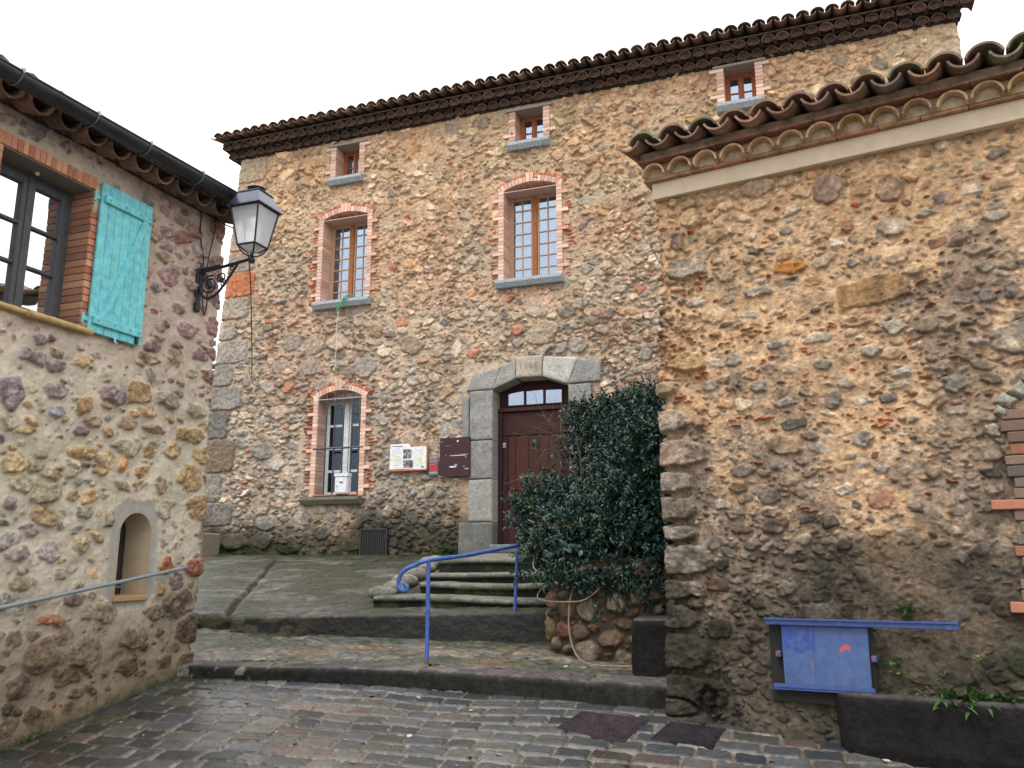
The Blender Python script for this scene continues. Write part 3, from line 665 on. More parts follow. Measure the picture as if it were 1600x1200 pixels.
# lower and right edge curve slightly like a lectern sheet
n = 16; vs = []
for i in range(n+1):
    x = -7.03+.70*i/n; t = i/n; wob = .012*math.sin(t*6.0)
    vs += [(x+(.0 if i < n else .0), Yw-.055, 1.485+wob*.6), (x, Yw-.055, 1.93-.06*(t > .5)*1+(.0)), (x, Yw-.03, 1.93-.06*(t > .5)), (x, Yw-.03, 1.485+wob*.6)]
mb.add(vs, [(4*i, 4*i+1, 4*i+5, 4*i+4) for i in range(n)]+[(4*i+2, 4*i+3, 4*i+7, 4*i+6) for i in range(n)]+[(4*i+1, 4*i+2, 4*i+6, 4*i+5) for i in range(n)]+[(4*i, 4*i+3, 4*i+7, 4*i+4) for i in range(n)]+[(0, 1, 2, 3), (4*n, 4*n+1, 4*n+2, 4*n+3)], (.70, .70, .70))
mb.build('panel', M['paint'], p)
mb = MB(); mb.box(-7.045, -6.315, Yw-.05, Yw-.01, 1.455, 1.487, (.55, .14, .05), bev=.006); mb.box(-7.05, -7.03, Yw-.05, Yw-.01, 1.47, 1.92, (.5, .2, .1), bev=.004); mb.box(-6.33, -6.312, Yw-.05, Yw-.01, 1.47, 1.93, (.45, .2, .12), bev=.004); mb.box(-6.6, -6.315, Yw-.03, Yw-.01, 1.86, 1.935, (.33, .18, .09)); mb.build('frame', M['paint'], p)
mb = MB(); mb2 = MB()
for i in range(9):
    z = 1.86-.037*i; c = (.50, .58, .72) if i < 3 else ((.62, .60, .42) if i < 6 else (.48, .56, .38))
    mb.box(-6.99, -6.83+random.uniform(-.03, .02), Yw-.0575, Yw-.056, z-.006, z+.006, c); mb2.box(-6.57, -6.38+random.uniform(-.03, .02), Yw-.0575, Yw-.056, z-.02, z-.008, c)
mb.box(-7.0, -6.78, Yw-.0575, Yw-.056, 1.885, 1.898, (.12, .13, .15)); mb.box(-6.42, -6.36, Yw-.0575, Yw-.056, 1.505, 1.525, (.05, .05, .12)); mb.build('printed_text', M['paint'], p); mb2.build('printed_text', M['paint'], p)
mb = MB()
for (a, b, c, d) in ((-6.77, -6.61, 1.67, 1.83), (-6.77, -6.58, 1.51, 1.64)):
    mb = MB()
    for i in range(6):
        for j in range(6):
            x = a+(b-a)*i/6; z = c+(d-c)*j/6; col = (random.choice([(.07, .07, .08), (.2, .2, .23), (.03, .03, .03), (.3, .3, .33)]) if c > 1.6 else random.choice([(.3, .07, .08), (.05, .05, .06), (.4, .38, .4), (.1, .12, .16), (.02, .02, .02)]))
            mb.box(x, x+(b-a)/6, Yw-.0595, Yw-.0578, z, z+(d-c)/6, col)
    mb.build('photograph', M['paint'], p)
p = thing('plaque', 'small grey and red plaque between the white panel and the dark board', 'plaque', (-6.2, Yw, 1.5))
mb = MB(); mb.box(-6.29, -6.115, Yw-.025, Yw, 1.37, 1.665, (.13, .15, .17), bev=.004); mb.build('plate', M['paint'], p)
mb = MB(); mb.box(-6.285, -6.12, Yw-.028, Yw-.025, 1.44, 1.585, (.38, .03, .035)); mb.box(-6.27, -6.16, Yw-.030, Yw-.028, 1.55, 1.557, (.3, .22, .2)); mb.build('red_field', M['paint'], p)
mb = MB(); mb.box(-6.27, -6.13, Yw-.028, Yw-.025, 1.41, 1.422, (.42, .48, .42)); mb.build('line', M['paint'], p); mb = MB(); mb.box(-6.27, -6.14, Yw-.028, Yw-.025, 1.60, 1.61, (.3, .32, .34)); mb.build('line', M['paint'], p)
p = thing('notice_board', 'dark brown notice board with torn paper scraps, beside the door surround', 'notice board', (-5.8, Yw, 1.66))
mb = MB(); mb.box(-6.085, -5.525, Yw-.03, Yw+.01, 1.33, 2.0, (.050, .022, .025), bev=.004); mb.build('board', M['wood'], p)
mb = MB()
def scrap(cx, cz, w, h, col, k=7):
    mb = MB()
    P = [(cx+w*math.cos(t)*random.uniform(.7, 1.1), cz+h*math.sin(t)*random.uniform(.6, 1.1)) for t in [6.283*i/k for i in range(k)]]
    mb.prism(P, Yw-.0335, Yw-.031, col); mb.build('paper_scrap', M['paint'], p)
scrap(-5.73, 1.69, .19, .010, (.5, .42, .34)); scrap(-5.62, 1.705, .09, .006, (.42, .36, .3)); scrap(-5.84, 1.50, .09, .018, (.55, .58, .72)); scrap(-5.78, 1.53, .035, .014, (.35, .38, .6))
scrap(-5.75, 1.935, .022, .018, (.6, .6, .62)); scrap(-6.05, 1.93, .012, .01, (.6, .6, .6)); scrap(-5.97, 1.70, .01, .008, (.5, .5, .5)); scrap(-5.58, 1.46, .05, .012, (.42, .38, .33)); scrap(-5.93, 1.855, .08, .004, (.2, .13, .12)); scrap(-5.63, 1.50, .012, .009, (.5, .5, .5)); scrap(-6.05, 1.34, .05, .004, (.4, .36, .32)); scrap(-5.6, 1.655, .012, .01, (.5, .45, .4))
# letter box standing on the sill outside the bars
p = thing('letter_box', 'white metal letter box standing on the sill of the barred window', 'letter box', (-7.95, 12.88, 1.09))
mb = MB(); LB = (.62, .65, .68); mb.box(-8.09, -7.83, 12.83, 12.95, 1.09, 1.43, LB, bev=.006); mb.build('case', M['paint'], p)
mb = MB(); mb.prism([(-8.10, 1.40), (-7.82, 1.40), (-7.825, 1.455), (-8.095, 1.455)], 12.81, 12.955, LB); mb.box(-8.075, -7.845, 12.818, 12.83, 1.11, 1.385, LB, bev=.004); mb.build('lid', M['paint'], p)
mb = MB(); mb.box(-7.99, -7.92, 12.812, 12.818, 1.285, 1.305, (.02, .02, .02)); mb.build('slot', M['metal'], p); mb = MB(); mb.lathe([(0, .005), (.011, .002), (.012, 0)], (-8.045, 12.818, 1.22), 10, (.05, .05, .05), M=Matrix.Rotation(R(90), 4, 'X')); mb.build('lock', M['metal'], p)
# rope
p = thing('rope', 'frayed white cord hanging from a knotted green rope end at the upper window sill', 'rope', (-8.15, 12.8, 4.6))
mb = MB(); G_ = (.03, .34, .17)
mb.tube([(-7.92, 12.98, 4.76), (-8.0, 12.86, 4.78), (-8.06, 12.82, 4.72), (-8.10, 12.80, 4.62), (-8.15, 12.8, 4.54), (-8.17, 12.8, 4.47)], .013, 6, G_)
mb.tube([(-8.02, 12.85, 4.78), (-8.1, 12.83, 4.70), (-8.03, 12.82, 4.68), (-7.98, 12.84, 4.76)], .011, 6, G_); mb.tube([(-8.1, 12.8, 4.62), (-8.16, 12.79, 4.60), (-8.19, 12.79, 4.5)], .008, 6, G_)
mb.build('green_end', M['cloth'], p, smooth=True)
mb = MB(); mb.tube([(-8.17+.012*math.sin(i*.9), 12.80+.004*math.cos(i), 4.48-1.09*i/14) for i in range(15)], .007, 6, (.55, .55, .54)); mb.tube([(-8.185, 12.8, 3.39), (-8.2, 12.8, 3.33)], .013, 6, (.6, .6, .58)); mb.build('white_cord', M['cloth'], p, smooth=True)

# ================================================================== RIGHT HOUSE (facade turned about ten degrees)
C0 = np.array([-1.1, 5.8]); D = np.array([.9855, -.1695]); Nn = np.array([D[1], -D[0]])    # Nn = outward (towards the street)
def rp(s, off, z): p = C0+D*s+Nn*off; return (p[0], p[1], z)
RX = Matrix(((D[0], -Nn[0], 0, C0[0]), (D[1], -Nn[1], 0, C0[1]), (0, 0, 1, 0), (0, 0, 0, 1)))   # local x = s, y = -out, z
rh = thing('rubble_annex', 'low rubble building on the right with scalloped clay tile eaves and a brick edged opening', 'building', (-1.1+2.4, 5.8, -1.1))
s_r = steps_((0, .45, .03), (.45, 3.1, .0065), (3.1, 5.6, .03)); z_r = steps_((-1.35, 2.58, .0065))
SB = .6                      # corner at s = .6 of the sheet
F = Field(s_r, z_r, .015, 20, 21)
Q = lambda s: s+SB
z = -1.25; QR = [((.2, .19, .175), .28), ((.13, .125, .12), .26), ((.24, .22, .185), .30), ((.15, .15, .14), .25)]
for i, (z0, z1, w, c) in enumerate(((-1.22, -.98, .30, (.22, .2, .17)), (-.97, -.74, .36, (.13, .13, .11)), (-.73, -.49, .27, (.17, .16, .13)), (-.48, -.30, .20, (.2, .19, .16)), (-.29, -.14, .24, (.24, .22, .19)), (-.13, .09, .30, (.27, .26, .24)), (.10, .225, .22, (.28, .27, .26)), (.235, .41, .21, (.27, .23, .19)), (.42, .585, .19, (.28, .27, .24)), (.60, .80, .30, (.38, .28, .23)), (.84, 1.02, .18, (.26, .23, .2)), (1.1, 1.22, .14, (.3, .25, .18)))):
    F.add(SB+.11+w/2-.14, (z0+z1)/2, w/2+.14, (z1-z0)/2-.008, random.gauss(0, .02), ang=.06, pw=3.4, prot=.06, col=tuple(q_*1.35 for q_ in c), tilt=.03)
BIG = [
    (1.626, 1.901, .130, .050, (.46, .22, .07)),
    (2.125, 1.666, .240, .104, (.36, .23, .12)),
    (1.937, 2.246, .035, .021, (.45, .15, .09)),
    (2.057, 2.256, .031, .026, (.45, .15, .09)),
    (1.901, 2.409, .111, .126, (.31, .235, .20)),
    (2.104, 2.353, .073, .067, (.34, .24, .17)),
    (2.285, 2.311, .088, .104, (.32, .23, .18)),
    (2.363, 1.761, .064, .050, (.50, .42, .25)),
    (2.840, 2.016, .091, .045, (.33, .32, .28)),
    (1.827, 2.528, .073, .037, (.46, .27, .16)),
    (1.451, 2.524, .137, .085, (.36,.28,.21)),
    (.856, 2.244, .065, .078, (.31, .235, .20)),
    (.913, 2.019, .167, .076, (.33, .32, .28)),
    (1.031, 1.932, .055, .019, (.30, .12, .09)),
    (1.480, 1.863, .020, .022, (.45, .15, .09)),
    (1.358, 1.996, .052, .037, (.56, .48, .35)),
    (2.743, 1.517, .063, .044, (.24, .25, .26)),
    (2.864, 1.544, .038, .062, (.24, .25, .26)),
    (1.406, 1.766, .118, .047, (.33, .32, .28)),
    (1.523, 2.280, .054, .037, (.45, .34, .22)),
    (.905, 1.332, .144, .077, (.47, .34, .19)),
    (1.263, .993, .071, .052, (.55, .48, .37)),
    (1.366, 1.113, .066, .045, (.33, .32, .28)),
    (1.050, 1.154, .063, .047, (.33, .32, .28)),
    (1.511, .709, .134, .070, (.36, .27, .18)),
    (1.756, .212, .056, .044, (.13, .10, .09)),
    (2.522, 1.010, .077, .069, (.31, .33, .31)),
    (2.243, 1.114, .066, .033, (.36, .40, .40)),
    (2.372, 1.070, .045, .021, (.46, .22, .07)),
    (2.415, 1.388, .078, .057, (.45, .34, .22)),
    (1.516, 1.383, .107, .033, (.33, .32, .28)),
    (1.769, 1.391, .102, .045, (.33, .32, .28)),
    (2.684, 1.254, .091, .023, (.38, .36, .33)),
    (2.692, .722, .043, .050, (.58, .57, .53)),
    (2.672, .591, .066, .062, (.40, .34, .25)),
    (2.668, .377, .065, .038, (.60, .52, .38)),
    (2.654, .474, .060, .041, (.2, .18, .16)),
    (2.364, .076, .052, .027, (.28, .13, .10)),
    (2.265, 1.210, .029, .024, (.15, .09, .09)),
    (2.058, .606, .030, .037, (.28, .13, .10)),
    (1.239, .560, .091, .051, (.26, .25, .22)),
    (1.063, -.046, .055, .046, (.13, .10, .09)),
    (1.680, .044, .051, .035, (.33, .32, .28)),
    (1.274, .076, .055, .046, (.24, .24, .23)),
    (1.418, .196, .090, .058, (.24, .15, .11)),
    (1.837, .080, .052, .040, (.22, .13, .10)),
    (1.202, .177, .078, .039, (.25, .14, .10)),
    (1.201, .450, .071, .044, (.33, .21, .14)),
    (1.399, .380, .083, .061, (.2, .2, .18)),
    (1.160, .279, .071, .039, (.37, .35, .30)),
    (1.827, .980, .064, .062, (.25, .24, .22)),
    (2.228, 1.407, .074, .061, (.37, .35, .30)),
    (2.256, .287, .054, .042, (.28, .26, .23)),
    (2.040, .142, .080, .043, (.45, .34, .22)),
    (1.785, 1.213, .073, .039, (.30,.29,.26)),
    (2.078, 1.272, .083, .046, (.33,.32,.29)),
    (.963, .903, .083, .050, (.40,.29,.18)),
    (1.216, 1.312, .065, .058, (.33, .32, .28)),
    (1.685, 1.049, .081, .035, (.46,.36,.24)),
    (2.008, 1.470, .126, .035, (.38,.27,.18)),
    (1.621, 1.443, .091, .023, (.42,.25,.18)),
    (1.529, .984, .091, .029, (.33, .32, .28)),
]
BIG += [(.75, -.93, .15, .11, (.27, .23, .2)), (.93, -.88, .10, .09, (.12, .11, .09)), (1.03, -.45, .09, .07, (.16, .14, .11)), (1.02, -.18, .09, .05, (.30, .12, .08)), (.88, -.3, .06, .05, (.3,.2,.12)), (2.9, 1.25, .2, .12, (.33, .3, .25))]
for (s, z, a, b, c) in BIG: F.add(s, z, a, b, random.gauss(0, .08), ang=.55, pw=2.6, prot=random.uniform(.036, .052), col=c, tilt=.06)
SH = [(3, (.46, .15, .08)), (2, (.40, .12, .07)), (1.2, (.5, .26, .13)), (1, (.33, .12, .09))]
SHL = [(1.559, 1.559, 2, .039), (1.781, 1.462, 7, .081), (1.340, 1.490, 4, .095), (2.437, 1.492, 3, .078), (2.113, 1.537, 2, .042), (1.646, 1.133, 8, .096), (1.128, .886, 11, .208), (1.122, .775, 3, .081), (2.025, 1.313, 2, .035), (2.007, 1.182, 2, .042), (1.999, .903, 1, .028), (2.182, .872, 2, .040), (1.966, .844, 2, .055), (1.659, 1.327, 3, .060), (.840, 1.441, 3, .061), (1.440, 1.294, 2, .047), (.870, 1.524, 2, .043), (1.108, 1.458, 2, .033), (.961, 1.223, 2, .101), (1.575, .311, 4, .073), (1.233, -.091, 2, .077), (.885, 1.077, 3, .102), (2.095, .812, 3, .108), (1.717, 1.512, 4, .104), ]
for (cs, cz, n, w) in SHL:
    for _ in range(int(n*1.5)+1): F.add(cs+random.gauss(0, w*.6), cz+random.gauss(0, .012 if n < 4 else .02), random.uniform(.035, .085)*(.8 if n < 4 else 1), random.uniform(.010, .016), random.gauss(.06, .12), ang=.2, pw=3.2, prot=.055, col=pick(SH), tilt=.05)
for _ in range(130): F.add(random.uniform(.65, 3), random.uniform(-.9, 2.4), random.uniform(.02, .045), random.uniform(.008, .017), random.gauss(0, .3), ang=.5, pw=3, prot=.05, col=pick(SH))
def colR(s, z, b):
    g = np.clip((.9-z)/1.6, 0, 1)
    if random.random() < .22+.5*g: return pick([(3, (.30, .295, .275)), (2, (.40, .39, .36)), (1.5, (.22, .20, .18)), (.7, (.16, .15, .15)), (1.3, (.48, .45, .40))])
    return pick([(3, (.42, .33, .23)), (3, (.46, .35, .24)), (1.0, (.32, .24, .17)), (1, (.46, .29, .17)), (1.5, (.50, .43, .34)), (.5, (.34, .18, .13))])
def regR(s, z, b): return not (2.78 < s < 3.9 and -.6 < z < .85)
F.dart(260, .05, .085, (1.1, 1.8), .9, colR, (.012, .036), lambda s, z, b: regR(s, z, b) and (z < .9 or random.random() < .4), ang=.7, th=.25, smin=.5)
F.dart(3600, .026, .048, (1.1, 2.3), .75, colR, (.006, .038), regR, ang=.8, th=.25, smin=.4)
F.dart(20000, .012, .024, (1.1, 2.6), .8, colR, (0, .036), regR, ang=.85, th=.4, tilt=.2, smin=.4)
F.dart(40000, .006, .011, (1.1, 2.4), .95, colR, (0, .034), regR, ang=.7, th=.6, tilt=.2, smin=.4)
nb = fbm2(F.S*1.3, F.Z*1.3, 4, 131); hi = sstep(1.3, 2.2, F.Z+.8*(nb-.5))
nf = fbm2(F.S*9, F.Z*9, 5, 134)
# old lime mortar smeared thick in a pale column and over the top
col_ = np.exp(-((F.S-2.1-.35*(fbm2(F.Z*1.5, F.S*0+3, 3, 136)-.5)*2)/.28)**2)*sstep(2.0, .2, F.Z)
mort = -.011+.026*(nb-.5)*2+.014*hi+.030*(nf-.5)*2+.024*col_+.012*np.exp(-((F.S-1.5)/.35)**2)*sstep(.2, .9, F.Z)*sstep(2.2, 1.3, F.Z)
H, C, msk = F.solve(.001, .014, -.045, mort, (.52, .375, .245), rough=.010, rsc=38, seed=150, soft=.003, cvar=.6, hue=.18)
H = np.where(F.S < SB+.42, H*.9, H*.52)-.010*sstep(.62, .80, fbm2(F.S*13, F.Z*15, 4, 155))+.014*(np.abs(fbm2(F.S*24, F.Z*24, 4, 156)-.5))
C = C*(.80+.5*fbm2(F.S*7, F.Z*7, 5, 157)-.0)[..., None]*(1-.2*sstep(.60, .74, fbm2(F.S*13, F.Z*15, 4, 155)))[..., None]
H = H+.035*(fbm2(F.S*.9, F.Z*.9, 3, 160)-.5)*2+.014*(fbm2(F.S*3, F.Z*3, 3, 161)-.5)*2+.05*sstep(-.75, -1.2, F.Z)
# weathering with outlines of its own: black lichen columns, damp grey foot
lich = sstep(.50, .60, .48*fbm2(F.S*3.2, F.Z*2.6, 5, 171)+.30*fbm2(F.S*14, F.Z*14, 4, 172)+.22*fbm2(F.S*45, F.Z*45, 4, 173)+.24*np.exp(-((F.S-2.62-.07*np.sin(F.Z*4))/.17)**2)*sstep(2.25, 1.8, F.Z)*sstep(.0, .5, F.Z)+.07*sstep(1.3, .5, F.Z)-.10*col_-.12*hi)
C = mix(C, C.mean(-1, keepdims=True)*np.array([.44, .40, .36])+.008, lich*.62)
grey = sstep(.62, .42, F.Z*.38+.75*fbm2(F.S*4, F.Z*4, 5, 174)+.25*fbm2(F.S*30, F.Z*30, 4, 175)-.13+.3*col_)
C = mix(C, C.mean(-1, keepdims=True)*np.array([.66, .60, .52]), grey*.62)
wetb = sstep(.02, -.40, F.Z+.55*(fbm2(F.S*3, F.Z*3, 4, 176)-.5)+.2*(fbm2(F.S*20, F.Z*20, 4, 177)-.5)-.28*sstep(1.0, 2.0, F.S))
C = mix(C, mix(C, C.mean(-1, keepdims=True)*np.array([1.02, 1, .92]), .5+0*wetb)*.24+np.array([.005, .006, .003]), wetb*.92)
gm = sstep(.55, .7, fbm2(F.S*5, F.Z*5, 4, 178))*sstep(-.1, -.6, F.Z)*sstep(1.2, 1.8, F.S)
C = mix(C, np.array([.03, .045, .015]), gm*.7)
C = mix(C, C*np.array([1.04, 1.0, .93]), hi*.5)
C = C*np.array([.98, .90, .825])*(.80+.40*fbm2(F.S*5, F.Z*5, 5, 181))[..., None]
PR = [tuple(C0+D*.11+np.array([.1695, .9855])*.71), tuple(C0+D*.11), tuple(C0+D*5.0)]
def holeR(s, z): return (s > SB+2.24) & (s < SB+3.1) & (z > -.6) & (z < .80)
wall_mesh('wall', F, H, C, PR, M['rubble'], rh, holeR, r=.035)
# back, side and inner body
mb = MB(); mb.box(.14, 4.95, 3.0, 3.2, -1.3, 2.6, (.36, .28, .19), M=RX); mb.box(.14, .3, .5, 3.0, -1.3, 2.6, (.36, .28, .19), M=RX); mb.box(4.8, 4.98, .0, 3.0, -1.3, 2.6, (.36, .28, .19), M=RX); mb.build('rear_wall', M['rubble'], rh)
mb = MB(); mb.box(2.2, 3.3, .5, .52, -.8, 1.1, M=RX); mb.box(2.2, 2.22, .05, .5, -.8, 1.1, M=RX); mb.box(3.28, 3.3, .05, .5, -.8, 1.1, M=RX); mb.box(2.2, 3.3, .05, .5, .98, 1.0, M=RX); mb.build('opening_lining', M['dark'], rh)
# brick jamb of the opening
mb = MB(); BJ = [(2, (.17, .11, .085)), (2, (.14, .12, .10)), (1, (.26, .11, .07)), (1, (.18, .14, .085)), (.7, (.11, .098, .085))]
z = -.62; i = 0
while z < .80:
    h = random.uniform(.058, .068); red = i in (5, 14); 
    s0_ = 2.15+.02*math.sin(i*1.7)+(-.09 if red else 0)+(.05 if i < 4 else 0); mb.box(s0_, 2.262+random.uniform(-.008, .008)+(.1 if red else 0)*0, -.052-(.012 if red else 0)+random.uniform(-.006, .006), .25, z, z+h-.006, (.38, .16, .10) if red else pick(BJ), M=RX, bev=.005); z += h; i += 1
mb.box(2.17, 2.25, -.03, .24, -.62, .8, (.26, .22, .17), M=RX)
mb.build('brick_jamb', M['brick'], rh)
gs = GridSet()
for i in range(13):
    a0 = R(176-i*12); a1 = R(176-(i+1)*12+.6); cx, cz, r0, r1 = 2.80, .76, .62+random.uniform(-.02, .02), .71+random.uniform(-.03, .05)
    block(gs, [(cx+r0*math.cos(a0), cz+r0*.42*math.sin(a0)), (cx+r0*math.cos(a1), cz+r0*.42*math.sin(a1)), (cx+r1*math.cos(a1), cz+.03+r1*.45*math.sin(a1)), (cx+r1*math.cos(a0), cz+.03+r1*.45*math.sin(a0))], -.06, .3, (.30, .28, .23), 200+i, bev=.03, amp=.03, d=.012)
for g_ in gs.co:
    x, y = g_[:, 0].copy(), g_[:, 1].copy(); g_[:, 0] = C0[0]+D[0]*x-Nn[0]*y; g_[:, 1] = C0[1]+D[1]*x-Nn[1]*y
gs.build('stone_arch', M['cut'], rh)
# rendered band, corbel tiles, roof
mb = MB(); mb.box(.10, 5.0, -.055, .1, 2.572, 2.70, (.60, .49, .36), M=RX, bev=.004); mb.box(.103, .2, .1, 3, 2.573, 2.699, (.60, .49, .36), M=RX); mb.build('plaster_band', M['plaster'], rh)
axr = Vector((D[0], D[1], 0)); outr = Vector((Nn[0], Nn[1], 0)); o0 = Vector((C0[0], C0[1], 0))
TR = [(3, (.46, .30, .175)), (2, (.50, .35, .21)), (2, (.36, .22, .135)), (1, (.50, .33, .15))]
mb = MB()
i = 0
def ledge(s0, s1, front, z0, z1, cols):
    s = s0
    while s < s1: w = random.uniform(.24, .34); mb.box(s, s+w-.004, -front-random.uniform(-.004, .004), .1, z0, z1, pick(cols), M=RX, bev=.003); s += w
ledge(.05, 5.0, .095, 2.702, 2.722, [(2, (.36, .16, .10)), (2, (.38, .22, .12))])
corbel_row(mb, o0+axr*.055, axr, outr, 26, .193, .088, 2.722, 0, .165, TR, (.34, .225, .135), seg=12, deep=.06)
mb.box(.065, 5.0, -.10, .1, 2.72, 2.815, (.40, .31, .21), M=RX)
ledge(.04, 5.0, .19, 2.818, 2.834, [(2, (.28, .13, .09)), (1, (.3, .17, .11))])
mb.box(.06, 5.0, -.17, .1, 2.834, 2.89, (.26, .19, .14), M=RX)
mb.build('cornice', M['tile'], rh)
TR2 = [(3, (.24, .15, .105)), (3, (.19, .125, .095)), (2, (.29, .17, .115)), (1.5, (.13, .105, .09)), (.5, (.17, .16, .10))]
mb = MB(); canal_roof(mb, o0+axr*.03, axr, outr, 23, .214, .110, 2.835, .30, R(14), 3.4, TR2, seg=12); mb.build('roof', M['tile'], rh, smooth=True)
mb = MB(); mb.box(.10, 4.95, -.1, 3.1, 0, .015, (.14, .1, .08), M=RX @ Matrix.Translation((0, 0, 2.88)) @ Matrix.Rotation(R(14), 4, 'X')); mb.build('roof_deck', M['tile'], rh)

# sliding blue metal hatch on the wall
ht = thing('metal_hatch', 'weathered blue sliding metal hatch on a long rail, low on the rubble wall', 'hatch', rp(1.1, .08, -.8))
BL = (.04, .08, .25)
mb = MB(); mb.box(.745, 1.81, -.115, -.095, -.418, -.385, BL, M=RX @ Matrix.Rotation(R(-.6), 4, 'Y'), bev=.003); mb.box(.745, 1.81, -.13, -.09, -.386, -.379, BL, M=RX @ Matrix.Rotation(R(-.6), 4, 'Y'))
for s in (.80, 1.17, 1.75): mb.box(s, s+.03, -.12, .02, -.40, -.372, BL, M=RX)
mb.build('top_rail', M['metal'], ht)
mb = MB(); mb.box(.765, 1.34, -.10, -.075, -.80, -.782, BL, M=RX @ Matrix.Rotation(R(-.8), 4, 'Y'), bev=.003); mb.box(.765, 1.34, -.10, -.094, -.80, -.765, BL, M=RX @ Matrix.Rotation(R(-.8), 4, 'Y')); mb.build('bottom_rail', M['metal'], ht)
nu, nv = 60, 50; u, v = np.meshgrid(np.linspace(0, 1, nu), np.linspace(0, 1, nv), indexing='ij')
s_ = .838+.497*u+.015*(1-v)*(1-u)*.3; zz = -.775+.365*v
pc = np.zeros((nu, nv, 3))+np.array([.052, .095, .235]); nz_ = fbm2(u*9, v*7, 5, 301)
pc = mix(pc, np.array([.022, .055, .25]), sstep(.06, .0, np.abs(u-.2)-.17)*sstep(.60, .68, v+.5*(fbm2(u*8, v*3, 4, 302)-.5))*.95)
pc = mix(pc, np.array([.075, .12, .25]), sstep(.5, .68, nz_)*.5)
pc = mix(pc, np.array([.20, .13, .09]), sstep(.025, .0, np.abs(u-.355-.01*np.sin(v*14)))*sstep(.35, .6, fbm2(u*3, v*5, 3, 303))*.6)
pc = mix(pc, np.array([.045, .075, .25]), sstep(.008, .0, np.abs(u-.45-.13*(1-v)*(v > .35)*(v < .85)-.02*np.sin(v*30)))*(v > .4)*(v < .8)*.7)
pc = mix(pc, np.array([.5, .06, .06]), ((u > .67) & (u < .78) & (np.abs(v-.66+.03*np.sin(u*40)) < .035))*.85)
pc = mix(pc, np.array([.08, .07, .09]), sstep(.12, 0, v+.16*(fbm2(u*14, v*9, 4, 304)-.5))*.7)
off = .082+.0035*np.sin(v*3+u*2)+.002*fbm2(u*3, v*3, 2, 305)-.004*np.exp(-((u-.355)/.01)**2)
co = np.stack([C0[0]+D[0]*s_+Nn[0]*off, C0[1]+D[1]*s_+Nn[1]*off, zz], -1); idx = np.arange(nu*nv).reshape(nu, nv)
q = np.stack([idx[:-1, :-1], idx[1:, :-1], idx[1:, 1:], idx[:-1, 1:]], -1).reshape(-1, 4)
ring = np.concatenate([idx[:, 0], idx[-1, 1:], idx[::-1, -1][1:], idx[0, ::-1][1:]]); bk = co.reshape(-1, 3)[ring]-np.array([Nn[0], Nn[1], 0])*.012
nr_ = len(ring); q2 = [(ring[i], ring[(i+1) % nr_], nu*nv+(i+1) % nr_, nu*nv+i) for i in range(nr_)]
npmesh('panel', np.concatenate([co.reshape(-1, 3), bk]), np.concatenate([q, np.array(q2)]), M['metal'], ht, np.concatenate([pc.reshape(-1, 3), pc.reshape(-1, 3)[ring]]))
for s in (.80, 1.345): mb = MB(); mb.box(s, s+.03, -.11, .0, -.60, -.565, (.05, .075, .2), M=RX, bev=.003); mb.box(s+.005, s+.022, -.12, -.108, -.592, -.573, (.2, .05, .07), M=RX); mb.build('latch', M['metal'], ht)
mb = MB(); mb.box(.76, 1.36, -.06, -.04, -.86, -.40, (.045, .042, .035), M=RX); mb.build('backing', M['dark'], ht)

# ================================================================== LEFT HOUSE (wall on the plane X = -4.95, facing +X)
XL = -4.95
lh = thing('cottage', 'stone cottage on the left with pale pointed joints, dark gutter and grey framed window', 'house', (-6.5, 3, -1.1))
PL = [(XL, -1.5), (XL, 5.78), (-6.6, 5.78)]      # s = y + 1.5, corner 7.28
s_l = steps_((0, 4.6, .04), (4.6, 7.4, .0072), (7.4, 8.2, .02)); z_l = steps_((-1.5, 3.02, .0075))
F = Field(s_l, z_l, .017, 17, 61); ly = lambda y: y+1.5
for (z0, z1, w, c, pr_) in ((-.98, -.75, .22, (.2, .16, .12), .05), (-.72, -.45, .24, (.25, .19, .16), .045), (-.43, -.2, .12, (.22, .2, .17), .03), (-.18, .02, .20, (.35, .15, .10), .05), (.06, .25, .13, (.36, .29, .2), .03), (.28, .55, .22, (.42, .28, .16), .05), (.6, .72, .14, (.36, .3, .2), .03), (.76, .93, .24, (.42, .29, .15), .045), (1.0, 1.2, .15, (.40, .34, .2), .03), (1.24, 1.4, .13, (.3, .27, .2), .03), (1.45, 1.62, .2, (.27, .17, .14), .035), (1.66, 1.83, .2, (.38, .24, .21), .04), (1.88, 2.1, .2, (.34, .22, .20), .035), (2.15, 2.34, .2, (.38, .29, .26), .035), (2.4, 2.68, .19, (.36, .27, .25), .035), (2.75, 2.98, .2, (.34, .22, .16), .03)):
    F.add(7.28-w/2+.14, (z0+z1)/2, w/2+.14, (z1-z0)/2-.01, random.gauss(0, .05), ang=.3, pw=3, prot=pr_, col=c, tilt=.05)
